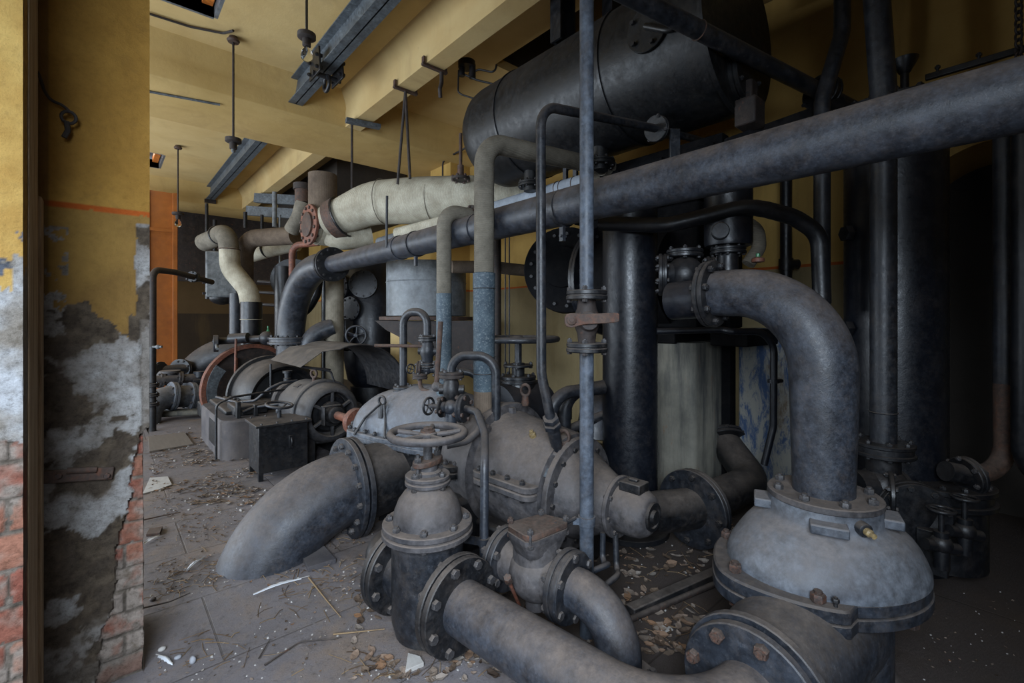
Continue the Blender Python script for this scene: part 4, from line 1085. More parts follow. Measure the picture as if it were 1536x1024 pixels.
# ---------------- the big black tank
tx, tz, tr = 3.1, 3.36, .50
t = T('storage_tank', 'big black riveted horizontal tank hung under the ceiling hatch', 'tank', (tx, 2.5, tz - tr))
b = MB().lathe([(tr, 0), (tr, 2.28), (tr - .01, 2.36), (tr - .06, 2.46), (tr - .16, 2.54), (tr - .32, 2.585), (.02, 2.60)], (tx, 1.30, tz), (0, 1, 0), 72)
t.part('shell', b, 'tank', smooth=40)
for yy, rr_ in ((3.2, tr + .004), (2.05, tr + .004)):
    t.part('seam', MB().lathe([(rr_ - .01, -.012), (rr_ + .006, -.010), (rr_ + .006, .010), (rr_ - .01, .012)], (tx, yy, tz), (0, 1, 0), 64), 'black')
t.part('end_plate', MB().lathe([(tr + .03, 0), (tr + .03, .03), (tr, .03)], (tx, 1.275, tz), (0, 1, 0), 64), 'tank')
# round pad with bolts high on the near flank, strap
def on_tank(px, py):
    d = 1.5
    while d < 6:
        p = od(px, py, d)
        if math.hypot(p.x - tx, p.z - tz) < tr and 1.3 < p.y < 3.8: n = V((p.x - tx, 0, p.z - tz)).normalized(); return p, n
        d += .004
    return od(px, py, 3.4), V((-1, 0, 0))
p, nn = on_tank(972, 42)
pad = t.part('manhole_pad', MB().disc(p, nn, .15, .03, 36), 'tank')
a_, sd, uu = basis(nn)
for k in range(5):
    w = .6 + 2 * PI * k / 5; t.put('bolt', boltmesh(.017, .03, 'boltdark'), p + (sd * math.cos(w) + uu * math.sin(w)) * .118 + nn * .01, nn, pad)
p2, n2 = on_tank(1010, 48)
t.part('pad_strap', MB().tube([p + nn * .03, p2 + n2 * .04, p2 + V((.12, -.18, .12))], .02, .05, 10), 'tank', pad)
# flange and bracket box on the near end
ef = V((tx - .02, 1.25, tz - .29))
flange(t, ef, (0, 1, 0), .175, .03, 8, .016, 'tank', 'boltdark', ph=.2, name='end_flange')
t.part('end_box', MB().box(ef + V((0, -.04, -.27)), (.16, .13, .17)).box(ef + V((0.01, -.03, -.15)), (.10, .08, .18)), 'darkrust', bev=.012)
for yy in (3.15, 2.35):
    b = MB().lathe([(.07, -.2), (.07, .1)], (tx - .08, yy, tz - tr + .04), UP, 24)
    nz_ = t.part('nozzle', b, 'tank')
    flange(t, (tx - .08, yy, tz - tr - .10), UP, .125, .02, 8, .013, 'tank', 'boltdark', parent=nz_)
# steel channel hanger in front, going up into the hatch
hgp = od(845, 40, 3.75)
t = T('tank_hanger', 'dark riveted channel post holding the tank up into the hatch', 'post', V((hgp.x, hgp.y, tz + tr - .2)))
b = MB().bbox((hgp.x - .09, hgp.y - .05, tz + .36), (hgp.x - .07, hgp.y + .06, 6.2)).bbox((hgp.x + .07, hgp.y - .05, tz + .36), (hgp.x + .09, hgp.y + .06, 6.2)).bbox((hgp.x - .08, hgp.y + .03, tz + .36), (hgp.x + .08, hgp.y + .05, 6.2))
ch = t.part('channel', b, 'black')
for k in range(6): t.put('rivet', boltmesh(.02, .03, 'boltdark'), (hgp.x - .02, hgp.y + .03, 3.84 + k * .13), (0, 1, 0), ch)
hg2 = od(925, 30, 3.75)
solo('hanger_post', 'dark square steel post rising behind the tall lever cock pipe', 'post', MB().bbox((hg2.x - .06, hg2.y, tz + .4), (hg2.x + .06, hg2.y + .1, 6.2)), 'black', (hg2.x, hg2.y, tz + .4))
ck = T('tank_cradle', 'soot black steel cradle of beams filling the space below the tank', 'cradle', (3.45, 2.3, 2.4))  # inferred cradle, coloured near black to keep the gap below the tank dark
for xx in (3.28, 3.62): ck.part('beam', MB().bbox((xx - .05, 1.45, 2.45), (xx + .05, 3.1, 2.80)), 'shade', bev=.006)
for yy in (1.6, 2.0, 2.4, 2.85): ck.part('crossbeam', MB().bbox((3.2, yy - .1, 2.42), (3.7, yy + .1, 2.74)), 'shade', bev=.006)
for yy in (1.75, 2.8): ck.part('leg', MB().bbox((3.9, yy - .06, 0), (4.02, yy + .06, 2.7)).bbox((3.6, yy - .05, 2.5), (4.0, yy + .05, 2.66)), 'shade', bev=.006)
lk = od(1012, 222, 3.2)
ck.part('lug_plate', MB().box(lk, (.07, .03, .26), Matrix((RGT, FWD, UP)).transposed()), 'slate2', bev=.004)
# ---------------- black standpipe below the tank
cx_, cy_ = 2.81, 1.92
t = T('standpipe', 'thick black standpipe from the tank down to the floor', 'pipe', (cx_, cy_, 0))
t.part('pipe_run', MB().tube([(cx_, cy_, 0), (cx_, cy_, 2.44)], .19, 0, 48), 'vessel')
t.part('foot_flange', MB().disc((cx_, cy_, .02), UP, .27, .04, 40), 'black')
# ---------------- lagged pipe with the high bend (the tall grey one) and its return
dx, dy = 1.88, 2.41
t = T('lagged_riser', 'tall canvas lagged riser with blue scuffed sleeve bending right at top', 'pipe', (dx, dy, .80))
zsl, zcv = od(728, 410, 3.05).z, od(728, 585, 3.05).z
DE = V((3.13, 2.41, 2.77))
t.part('pipe_run', MB().tube([(dx, dy, zsl), (dx, dy, 2.665), DE], .066, [0, .17, 0], 28, fn=16), 'canvas')
sl = t.part('sleeve', MB().lathe([(.064, zcv - .01), (.071, zcv), (.072, zsl - .10), (.074, zsl - .095), (.074, zsl), (.066, zsl + .005)], (dx, dy, 0), UP, 32), 'sleeve', label='blue grey scuffed sleeve')
for zz in (zcv + .11, zsl - .1, zcv + .22): t.part('band', MB().torus((dx, dy, zz), UP, .0725, .003, 28, 6), 'slate', sl)
t.part('lower_lagging', MB().tube([(dx, dy, .78), (dx, dy, zcv)], .068, 0, 28), 'canvas_brown')
t = T('lagged_return', 'pale blue lagged pipe below the tank parallel to the main', 'pipe', (3.15, 4.4, 2.6))
t.part('bend', MB().tube([DE - V((.0, 0, 0)), DE + V((.16, .0, .01)), DE + V((.15, .10, -.06)), V((3.15, 2.62, 2.69))], .07, .07, 24), 'canvas')
er = t.part('pipe_run', MB().tube([(3.15, 2.58, 2.69), (3.15, 6.6, 2.66)], .075, 0, 28), 'canvas_blue')
for px in (838, 864, 845): p = ox(px, 290, 3.15); t.part('band', MB().torus((3.15, p.y, 2.69), (0, 1, 0), .0755, .004, 28, 6), 'rust', er)
for px in (850, 865): p = ox(px, 290, 3.15); t.part('hanger', MB().bbox((3.12, p.y - .02, 2.75), (3.15, p.y + .02, 2.95)), 'slate2')
# ---------------- thinner lagged pipe left of it
fx_, fy_ = 1.90, 2.92
zt = od(672, 316, 3.45).z; zs = od(668, 440, 3.45).z
t = T('lagged_pipe', 'thinner grey lagged pipe with hooked top left of the tall riser', 'pipe', (fx_, fy_, .93))
t.part('pipe_run', MB().tube([(fx_, fy_, zs), (fx_, fy_, zt), (fx_ + .27, fy_, zt)], .055, .12, 24, fn=14), 'canvas')
t.part('sleeve', MB().tube([(fx_, fy_, .90), (fx_, fy_, zs)], .0575, 0, 24), 'sleeve', label='blue grey sleeve')
flange(t, (fx_ + .26, fy_, zt), (1, 0, 0), .082, .018, 6, .011, 'darkrust', 'boltrust', label='rusty flange')
t.part('tail', MB().tube([(fx_ + .28, fy_, zt), (fx_ + .75, fy_, zt)], .05, 0, 20), 'canvas')
# ---------------- fat lagged main left of centre
def P(px, py, d): return od(px, py, d)
t = T('fat_lagged_main', 'very fat white lagged pipe with a swept bend over the pumps', 'pipe', P(600, 330, 5.4) - UP * .4)
t.part('pipe_run', MB().tube([P(492, 333, 5.75), P(560, 304, 5.6), P(625, 301, 5.45), P(712, 294, 5.3), P(800, 290, 5.2)], lambda q: .20 + .07 * math.sin(min(1, q * 2.2) * PI / 2) - .13 * max(0, q - .62) / .38, .9, 40, fn=14), 'canvas_white')
e_ = (P(560, 304, 5.6) - P(492, 333, 5.75)).normalized()
t.part('cap_ring', MB().lathe([(.235, -.07), (.243, -.07), (.255, .06), (.24, .06)], P(507, 328, 5.72), e_, 36), 'rust', label='rusty end ring')
t.part('band', MB().torus(P(515, 325, 5.70), e_, .252, .012, 36, 8), 'black')
for px, py in ((575, 302), (650, 300)): t.part('band', MB().torus(P(px, py, 5.53 if px < 600 else 5.41), P(712, 295, 5.3) - P(560, 305, 5.6), .262, .005, 40, 6), 'canvas')
t = T('lagged_branch', 'slim cream lagged pipe slanting under the fat lagged main', 'pipe', P(650, 345, 5.3))
t.part('pipe_run', MB().tube([P(596, 351, 5.5), P(640, 340, 5.3), P(745, 312, 5.0)], .075, .2, 20), 'canvas_white')
# valve body and rusty cover at its left end
t = T('lagged_valve', 'white lagged valve body with round rust red bolted cover', 'valve', P(480, 345, 5.9) - UP * .3)
cd = (-RGT * .7 - FWD * .71).normalized(); cP = P(464, 337, 5.72)
t.part('body', MB().tube([cP - cd * .09, cP - cd * .46], .235, 0, 32).tube([P(489, 335, 5.95), P(487, 300, 5.9)], .16, 0, 28).tube([P(490, 348, 5.85), P(510, 358, 5.8), P(556, 352, 5.95)], .15, .2, 28), 'canvas_white')
flange(t, cP, cd, .25, .035, 12, .021, 'redrust', 'boltrust', pair=False, name='cover', label='rust red bolted cover')
t.part('cover_neck', MB().tube([cP, cP - cd * .12], .19, 0, 28), 'canvas_white')
t.part('cover_boss', MB().lathe([(.15, .0), (.15, .03), (.12, .035)], cP + cd * .012, cd, 32), 'rust')
t = T('rusty_stack', 'brown rusty upright pipe stub behind the lagged valve cover', 'pipe', P(455, 300, 6.1) - UP * .2)
t.part('pipe_run', MB().tube([P(454, 304, 6.1), P(454, 276, 6.1)], .095, 0, 24), 'rust'); t.part('collar', MB().tube([P(454, 285, 6.1), P(454, 276, 6.1)], .115, 0, 24), 'darkrust')
t.part('lower_lagging', MB().tube([P(455, 304, 6.1), P(450, 325, 6.1), P(438, 345, 6.2)], .10, .2, 22), 'canvas')
solo('lagged_stub', 'upright stained canvas lagged stub reaching the ceiling by the rusty pipe', 'pipe', MB().tube([P(484, 320, 5.85), P(484, 262, 5.85)], .17, 0, 30), 'canvas_brown', P(484, 320, 5.85))
# small upright stem with nut on the fat main
st = T('vent_spindle', 'slim rusty valve spindle standing upright on the fat lagged main', 'spindle', P(691, 268, 5.0))
st.part('spindle', MB().tube([P(691, 266, 5.0), P(691, 248, 5.0)], .035, 0, 12).tube([P(691, 250, 5.0), P(691, 200, 5.0)], .018, 0, 12), 'rust')
flange(st, P(691, 268, 5.0), UP, .10, .03, 6, .016, 'darkrust', 'boltrust', pair=False)
# ---------------- second gate valve with edge-on wheel behind the brown pump
t = T('vaulted_valve', 'blue black valve with vaulted body and edge-on handwheel', 'valve', (2.4, 2.65, 0))
vx0, vx1, vyc, vr, vz = 2.20, 2.62, 2.65, .255, .68
b = MB(); R_ = []
for x in (vx0, vx1):
    R_.append([V((x, vyc + vr * math.cos(PI * k / 24), vz + .33 * math.sin(PI * k / 24))) for k in range(25)])
t.part('vault', MB().loft(R_), 'vessel')
bf = t.part('base_flange', MB().bbox((vx0 - .06, vyc - vr - .06, vz - .05), (vx1 + .06, vyc + vr + .06, vz - .012)).bbox((vx0 - .06, vyc - vr - .06, vz - .008), (vx1 + .06, vyc + vr + .06, vz + .02)), 'vessel', bev=.006)
for k in range(5):
    for q in (0, 1):
        t.put('bolt', boltmesh(.015, .07, 'boltdark'), (vx0 - .03 + (vx1 - vx0 + .06) * k / 4, vyc - vr - .03, vz - .015) if q else (vx0 - .03, vyc - vr + 2 * vr * (k + .5) / 5, vz - .015), UP, bf)
t.part('body', MB().bbox((vx0, vyc - vr, 0), (vx1, vyc + vr, vz - .03)), 'vessel', bev=.03)
vc = V((2.40, vyc, 0))
flange(t, vc + UP * 1.035, UP, .14, .025, 6, .014, 'black', 'boltdark', name='bonnet_flange')
t.part('bonnet', MB().lathe([(.13, .96), (.12, 1.03)], vc, UP, 28).lathe([(.05, 1.05), (.05, 1.16)], vc, UP, 20), 'black')
flange(t, vc + UP * 1.14, UP, .115, .018, 4, .014, 'black', 'boltdark', pair=False, name='gland_flange')
t.part('stem', MB().tube([vc + UP * 1.1, vc + UP * 1.37], .028, 0, 14), 'slate')
handwheel(t, vc + UP * 1.345, UP, .30, .022, 4, 'slate', .05, .05, .5)
t = T('swan_pipe', 'short swan neck pipe curving behind the brown pump casing', 'pipe', od(826, 645, 2.95))
t.part('pipe_run', MB().tube([od(826, 650, 2.95), od(826, 590, 2.95), od(905, 582, 3.1)], .041, .16, 20), 'slate')
solo('swan_pipe', 'second swan neck pipe half hidden behind the first one', 'pipe', MB().tube([od(846, 650, 3.2), od(848, 588, 3.2), od(915, 578, 3.3)], .045, .16, 20), 'slate', od(846, 650, 3.2))
t = T('upright_fitting', 'dark upright pipe fitting behind the tall grey lever pipe', 'pipe', od(846, 650, 3.5))
t.part('pipe_run', MB().tube([od(846, 680, 3.5), od(846, 590, 3.5)], .04, 0, 16), 'black'); t.part('coupling', MB().tube([od(846, 628, 3.5), od(846, 610, 3.5)], .06, 0, 16), 'black')
solo('slanting_pipe', 'blue grey pipe slanting down behind the tall lever cock pipe', 'pipe', MB().tube([od(845, 648, 3.3), od(905, 622, 3.4)], .035, 0, 14), 'slate', od(845, 648, 3.3))
solo('bulky_pipe', 'bulky grey pipe end seen beside the black standpipe', 'pipe', MB().tube([od(893, 660, 3.45), od(893, 620, 3.5), od(915, 590, 3.7)], .13, .2, 24), 'slate2', od(893, 660, 3.45))
# thin upright pipes and rods in front of the pilaster
solo('conduit_pipe', 'dark conduit standing against the yellow pilaster', 'pipe', MB().tube([od(745, 700, 4.6), od(745, 330, 4.6)], .045, 0, 16), 'darkrust', od(745, 700, 4.6))
for k, px in enumerate((758, 764)):
    solo('wall_wire', ('left', 'right')[k] + ' of two thin wires running down the yellow pilaster', 'wire', MB().tube([od(px, 640, 5.2), od(px, 350, 5.2)], .008, 0, 8), 'slate', od(px, 640, 5.2))
solo('lagged_crosspipe', 'horizontal cream lagged pipe crossing behind the tall lagged riser', 'pipe', MB().tube([od(678, 400, 4.6), od(735, 400, 4.7), od(830, 410, 4.9)], .062, .2, 20), 'canvas_brown', od(745, 400, 4.7))
# ---------------- dark condenser with round covers
c0 = V((3.75, 2.75, 1.95))
t = T('condenser', 'dark condenser shell with a round bolted manhole behind the lever cock', 'vessel', (3.9, 2.75, 1.3))
nd = (-RGT * .12 - FWD).normalized()
P0 = od(850, 405, 4.35)
t.part('shell', MB().tube([P0, P0 - nd * .9], .40, 0, 48), 'shade')
cv_ = flange(t, P0 + nd * .01, nd, .40, .04, 18, .018, 'shade', 'boltdark', pair=False)
t.part('manhole', MB().disc(od(842, 400, 4.3), nd, .19, .04, 36), 'shade')
# horizontal dark vessel at the right with rim, on concrete pedestals
vX, vZ, vR = 3.62, 1.84, .43
t = T('pressure_vessel', 'dark horizontal vessel resting on the stained concrete pedestals', 'vessel', (vX, 2.0, vZ - vR))
t.part('shell', MB().tube([(vX, 1.95, vZ), (vX, 2.8, vZ)], vR, 0, 56), 'shade')
rm = flange(t, (vX - .02, 2.72, vZ + .02), (0, 1, 0), .52, .035, 20, .018, 'vessel', 'boltdark')
t.part('housing', MB().bbox((3.42, 1.72, 1.42), (4.24, 2.78, 2.42)), 'shade', bev=.02)  # plain block added to make the gap behind the stop valve black
t.part('saddle', MB().bbox((3.4, 1.35, 1.30), (4.35, 1.62, 1.42)).bbox((3.4, 1.9, 1.30), (4.2, 2.25, 1.42)), 'shade', bev=.01)
# concrete pedestals
s = NT('stained pale concrete')
a = s.noise(2.2, 8, .65); st_ = s.noise(5, 7, .7, stretch=(1, 1, .12)); b_ = s.noise(12, 8, .75, stretch=(1, 1, .35))
col = s.mix(s.rng(a, .35, .65), lin((138, 134, 122)), lin((100, 98, 90))); col = s.mix(s.rng(st_, .44, .62, 0, .85), col, lin((54, 56, 58)))
col = s.mix(s.rng(b_, .60, .68, 0, .55), col, lin((128, 86, 52)))
s.bump(b_, .35, .01); M['pedestal'] = s.set(col, .8, 0, .3)
s = NT('blue flaking painted concrete')
a = s.noise(2.2, 8, .65); b_ = s.noise(9, 9, .8, stretch=(1, 1, .35), dist=.5)
col = s.mix(s.rng(b_, .44, .54), lin((66, 86, 118)), lin((150, 148, 140))); col = s.mix(s.rng(s.noise(4, 8, .75, stretch=(1, 1, .4)), .54, .62, 0, .8), col, lin((104, 84, 62)))
s.bump(b_, .5, .01); M['pedestalblue'] = s.set(col, .75, 0, .3)
pq = od(1035, 610, 3.95)
solo('concrete_pedestal', 'stained grey concrete pedestal right of the black standpipe', 'pedestal', MB().loft([rounded(pq.x - .32, pq.x + .3, pq.y - .2, pq.y + .3, .06, z) for z in (0, 1.31)]), 'pedestal', (pq.x, pq.y, 0), smooth=30)
solo('concrete_pedestal', 'blue flaking concrete pedestal behind the fat riser bend', 'pedestal', MB().loft([rounded(3.98, 4.42, 1.12, 1.66, .03, z) for z in (0, 1.42)]), 'pedestalblue', (4.2, 1.4, 0), smooth=30)
# ---------------- valves over the riser flange
q0 = V((bc.x + .01, 1.10, 1.625))
t = T('stop_valve', 'dark bulbous stop valve left of the riser pipe flange', 'valve', q0 + V((-.0, .2, -.15)))
t.part('stub', MB().tube([q0 + V((0, .005, -.02)), q0 + V((0, .2, -.03))], .10, 0, 32), 'vessel')
g = od(1027, 412, 2.75)
t.part('globe', MB().sphere(g, .11, 24, 14).tube([g, g + UP * .14], .05, 0, 18).tube([g - RGT * .12, g + RGT * .16], .07, 0, 20), 'black')
flange(t, g + UP * .125, UP, .105, .02, 6, .012, 'black', 'boltdark')
flange(t, g - RGT * .13, RGT + FWD * -.3, .125, .02, 8, .012, 'black', 'boltdark')
flange(t, g + RGT * .15, RGT + FWD * -.3, .11, .02, 8, .012, 'black', 'boltdark')
t = T('relief_vessel', 'small dark upright cylinder with round cap above the riser flange', 'vessel', od(1092, 390, 2.9))
c = od(1092, 345, 2.9)
t.part('shell', MB().lathe([(.135, -.10), (.14, -.08), (.14, .28), (.12, .3)], c, UP, 36), 'vessel')
t.part('round_cap', MB().lathe([(.05, 0), (.05, .06), (.045, .065)], c - FWD * .09 - RGT * .09 - UP * .03, -FWD - RGT * .4, 28), 'slate')
flange(t, c - UP * .13, UP, .105, .018, 8, .011, 'black', 'boltdark')
t.part('neck', MB().tube([c - UP * .3, c - UP * .1], .06, 0, 18), 'black')
solo('lagged_loop', 'pale lagged pipe loop showing behind the small upright cylinder', 'pipe', MB().tube([od(1116, 332, 3.2), od(1137, 345, 3.2), od(1139, 372, 3.2), od(1122, 396, 3.2)], .045, .1, 18), 'canvas', od(1122, 396, 3.2))
q = T('sight_cap', 'small rusty cap with green glass by the riser pipe bend', 'cap', od(1137, 393, 2.75))
q.part('cap', MB().lathe([(.035, 0), (.035, .02), (.02, .03)], od(1137, 393, 2.75), UP, 16), 'redrust')
s = NT('green glass'); s.set(lin((60, 120, 80)), .2); M['green'] = s.m
q.part('glass', MB().lathe([(.012, .03), (.012, .05), (.004, .055)], od(1137, 393, 2.75), UP, 12), 'green')
# ---------------- dark pipes at the right
t = T('branch_pipe', 'dark pipe running under the main and dipping to the right', 'pipe', od(1228, 440, 2.75))
t.part('pipe_run', MB().tube([od(900, 335, 3.1), od(1000, 338, 2.9), od(1125, 308, 2.75), od(1190, 325, 2.75), od(1229, 350, 2.75), od(1233, 455, 2.75)], .048, [0, .3, .35, .25, .15, 0], 22), 'black')
t = T('crooked_pipe', 'dark vertical pipe with an S kink left of the thicker one', 'pipe', od(1233, 470, 2.9))
t.part('pipe_run', MB().tube([od(1233, 470, 2.9), od(1233, 150, 2.9), od(1263, 50, 2.9), od(1264, -90, 2.9)], .046, [0, .3, .3, 0], 22), 'slate')
tp = 2.6
t = T('thick_pipe', 'thicker dark vertical pipe in front of the tall cylinder', 'pipe', od(1325, 662, tp))
zf = od(1325, 664, tp).z; bx = od(1325, 664, tp)
tpt = od(1305, -60, tp)
t.part('pipe_run', MB().tube([(bx.x, bx.y, zf), (bx.x, bx.y, od(1320, 140, tp).z), tpt + V((0, 0, .3))], .062, .6, 26), 'slate')
t.part('weld_band', MB().torus((bx.x, bx.y, od(1325, 618, tp).z), UP, .063, .005, 26, 6), 'slate')
t = T('thin_pipe', 'thin dark upright pipe against the wall left of the crooked one', 'pipe', od(1179, 720, 3.9))
t.part('pipe_run', MB().tube([od(1179, 720, 3.9), od(1179, 190, 3.9)], .045, 0, 18), 'black')
t.part('tee', MB().tube([od(1181, 396, 3.88), od(1197, 396, 3.88)], .04, 0, 14).tube([od(1179, 405, 3.9), od(1179, 388, 3.9)], .055, 0, 14), 'black')
t = T('clamped_tube', 'thin black tube bending down past the blue flaking pedestal', 'pipe', od(1146, 697, 3.0))
t.part('tube', MB().tube([od(985, 497, 3.1), od(1085, 494, 3.05), od(1095, 497, 3.0), od(1145, 497, 3.0), od(1161, 520, 3.0), od(1160, 640, 3.0), od(1146, 697, 3.0)], .022, .12, 14), 'vessel')
t.part('clamp', MB().tube([od(1160, 574, 3.0), od(1160, 569, 3.0)], .034, 0, 14).tube([od(1160, 571, 3.0), od(1172, 571, 3.1)], .014, 0, 8), 'vessel')
# ---------------- discharge line at the floor
t = T('floor_pipe', 'dark floor pipe with big flange bending back behind the pump', 'pipe', (3.0, 1.5, .14))
f1 = V((2.86, 1.47, .28))
t.part('pipe_run', MB().tube([ax(3.0, -.1, -.15), V((2.5, 1.60, .30)), f1], .125, .3, 36), 'blackdust')
t.part('elbow', MB().tube([f1, V((3.68, 1.42, .27)), V((3.98, 1.78, .46)), V((4.22, 1.98, .72))], .122, [0, .22, .4, 0], 36), 'blackdust')
flange(t, f1, V((1, -.12, 0)), .245, .032, 8, .02, 'slate', 'boltdark', ph=.3)
flange(t, V((3.98, 1.78, .46)), V((.22, .2, .28)), .2, .028, 8, .016, 'black', 'boltdark', ph=.3)
# loose iron bars on the floor
solo('iron_bar', 'long dark iron bar lying on the leaf strewn floor', 'bar', MB().bar(oz(945, 917, .03), oz(1100, 848, .03), .06, .05), 'blackdust', oz(1020, 882, 0), bev=.006)
solo('iron_bar', 'thinner rod lying in front of the dark iron bar', 'bar', MB().tube([oz(930, 935, .02), oz(1090, 868, .02)], .016, 0, 10), 'darkrust', oz(1010, 900, 0))
solo('iron_bar', 'short flat bar on the floor behind the big pipe flange', 'bar', MB().bar(oz(1003, 703, .03), oz(1072, 706, .03), .08, .05), 'darkrust', oz(1040, 705, 0), bev=.006)
# ================================================================ RIGHT BAY: tall cylinder and dark valves
cyl = V((3.80, .61, 0))
t = T('tall_cylinder', 'tall blue black upright cylinder with bolted lid and funnel', 'vessel', cyl)
t.part('shell', MB().tube([cyl + UP * .35, cyl + UP * 2.77], .262, 0, 56), 'vessel')
flange(t, cyl + UP * 2.80, UP, .335, .04, 16, .022, 'black', 'boltdark', name='lid_flange')
t.part('lid', MB().lathe([(.31, 2.83), (.28, 2.86), (.1, 2.89), (.02, 2.89)], cyl, UP, 40), 'black')
for (px, py, h, R_) in ((1357, 116, .13, .066), (1334, 122, .08, .03)):
    q = od(px, py, 2.85)
    t.part('funnel', MB().lathe([(.022, -.06), (.022, .02), (.03, .03), (R_, h * .75), (R_ * 1.04, h * .85), (R_ * .9, h * .85)], q, UP, 24).tube([q - UP * .16, q], .022, 0, 10), 'black')
t.part('foot_ring', MB().disc(cyl + UP * .36, UP, .40, .06, 48), 'black')
t.part('lower_chest', MB().tube([cyl, cyl + UP * .33], .30, 0, 40), 'black')
for py in (350, 492):
    q = od(1279, py, 2.98); t.part('side_plug', MB().hexnut(q - RGT * .06, RGT, .05, .045).tube([q - RGT * .03, q + RGT * .1], .028, 0, 12), 'black')
t = T('flanged_valve', 'dark flanged valve under the thicker vertical pipe', 'valve', (bx.x, bx.y, 0))
flange(t, (bx.x, bx.y, zf - .03), UP, .145, .022, 8, .014, 'black', 'boltdark', gap=.03)
vb = V((bx.x, bx.y, zf - .25))
t.part('body', MB().tube([vb - RGT * .16, vb + RGT * .1], .095, 0, 28).sphere(vb, .125).tube([vb + UP * .2, vb - UP * .26], .08, 0, 24).tube([vb - UP * .3, V((vb.x, vb.y, 0))], .13, 0, 28), 'black')
flange(t, vb - UP * .26, UP, .16, .024, 8, .014, 'black', 'boltdark')
flange(t, vb - RGT * .04 - FWD * .1, RGT * .9 - FWD * .6, .12, .022, 6, .013, 'black', 'boltdark', pair=False)
t = T('blind_flange', 'dark round blind flange low beside the tall cylinder', 'flange', od(1372, 790, 2.55) - UP * .2)
nd = (-FWD - RGT * .35).normalized()
flange(t, od(1370, 768, 2.45), nd, .16, .03, 8, .016, 'black', 'boltdark', ph=.2)
t.part('pipe_run', MB().tube([od(1370, 768, 2.46), od(1395, 765, 2.8)], .12, 0, 28), 'black')
t = T('chest_lid', 'wide dark bolted lid low in the dark right bay', 'lid', od(1405, 735, 2.7) - UP * .1)
flange(t, od(1405, 732, 2.75), UP, .26, .03, 14, .016, 'black', 'boltdark', gap=.05)
t.part('chest', MB().lathe([(.22, -.4), (.22, 0)], od(1405, 735, 2.75), UP, 36), 'black')
t = T('bent_pipe', 'rust streaked pipe bending down into a flange at far right', 'pipe', od(1460, 712, 2.6) - UP * .12)
rp = od(1507, 300, 2.65); fl_ = od(1452, 713, 2.6)
t.part('upper_pipe', MB().tube([V((rp.x, rp.y, 2.72)), V((rp.x, rp.y, od(1507, 575, 2.65).z))], .050, 0, 22), 'slate')
t.part('lower_bend', MB().tube([V((rp.x, rp.y, od(1507, 575, 2.65).z)), od(1508, 700, 2.65), od(1462, 713, 2.6)], .049, .16, 22), 'rust', label='rust streaked bend')
flange(t, fl_, od(1480, 708, 2.6) - od(1452, 713, 2.6), .105, .02, 6, .014, 'blackdust', 'bolt')
t.part('branch', MB().tube([fl_, od(1418, 706, 2.6)], .055, 0, 20), 'blackdust')
t = T('edge_pipe', 'dark pipe at the right edge bending away near the floor', 'pipe', od(1650, 905, 2.4))
t.part('pipe_run', MB().tube([od(1541, 150, 2.45), od(1541, 690, 2.45), od(1640, 790, 2.4), od(1650, 905, 2.4)], .062, .2, 24), 'black')
def cock(name, label, P_, s_):
    t = T(name, label, 'valve', P_ - UP * .12 * s_)
    t.part('body', MB().tube([P_ - UP * .12 * s_, P_ + UP * .06 * s_], .03 * s_, 0, 14).tube([P_ - RGT * .08 * s_, P_ + RGT * .08 * s_ - UP * .03 * s_], .028 * s_, 0, 14).sphere(P_, .045 * s_).tube([P_ + UP * .05 * s_, P_ + UP * .16 * s_], .012 * s_, 0, 10), 'black')
    handwheel(t, P_ + UP * .165 * s_, UP, .05 * s_, .008 * s_, 4, 'black', .012, .014)
cock('drain_valve', 'small drain cock with wheel at the right in the dark', od(1447, 795, 2.35), 1.0)
cock('drain_valve', 'lower small drain cock left of the other in the dark bay', od(1412, 815, 2.25), 1.0)
solo('iron_post', 'short dark iron post below the drain cocks', 'post', MB().bbox(od(1400, 855, 2.4) - V((.06, .06, 0)), od(1400, 855, 2.4) + V((.06, .06, .22))), 'black', od(1400, 855, 2.4), bev=.004)
# cross pipe from the tank region to the cylinder
t = T('overhead_pipe', 'dark pipe slanting down overhead from the tank to the cylinder', 'pipe', od(1200, 118, 2.6) - UP * .05)
A_, B_ = od(935, -12, 2.38), od(1290, 168, 3.35)
t.part('pipe_run', MB().tube([A_ + (A_ - B_) * .2, A_, B_], .050, 0, 22), 'slate')
m_ = A_.lerp(B_, .79); flange(t, m_, B_ - A_, .118, .02, 6, .014, 'black', 'boltdark', gap=.03)
t.part('wire_tie', MB().torus(A_.lerp(B_, .25), B_ - A_, .052, .004, 20, 6), 'rust')
# flat rail and chain at top right
t = T('flat_rail', 'flat dark steel rail from the cylinder lid to the right edge', 'rail', od(1450, 100, 2.7))
ra, rb_ = od(1388, 117, 2.85), od(1560, 66, 2.5)
rl = t.part('rail', MB().bar(ra, rb_ + (rb_ - ra) * .3, .03, .036), 'black', bev=.004)
for q in (.12, .5): t.put('bolt', boltmesh(.014, .03, 'boltdark'), ra.lerp(rb_, q) + UP * .02, UP, rl)
solo('flat_rail', 'long dark slanting bar behind the main below the tank', 'rail', MB().bar(od(1090, 215, 3.0), od(1265, 152, 3.0), .03, .06), 'black', od(1170, 185, 3.0))
t = T('chain', 'rusty hoist chain hanging at the top right corner', 'chain', od(1526, 75, 2.5))
for k in range(15):
    q = od(1528 - k * .0, -60 + k * 10.4, 2.52)
    t.part('chain_link', MB().torus(q, (RGT if k % 2 else FWD) * 1.0 + UP * .05, .024, .0065, 16, 6, sx=.7), 'darkrust')
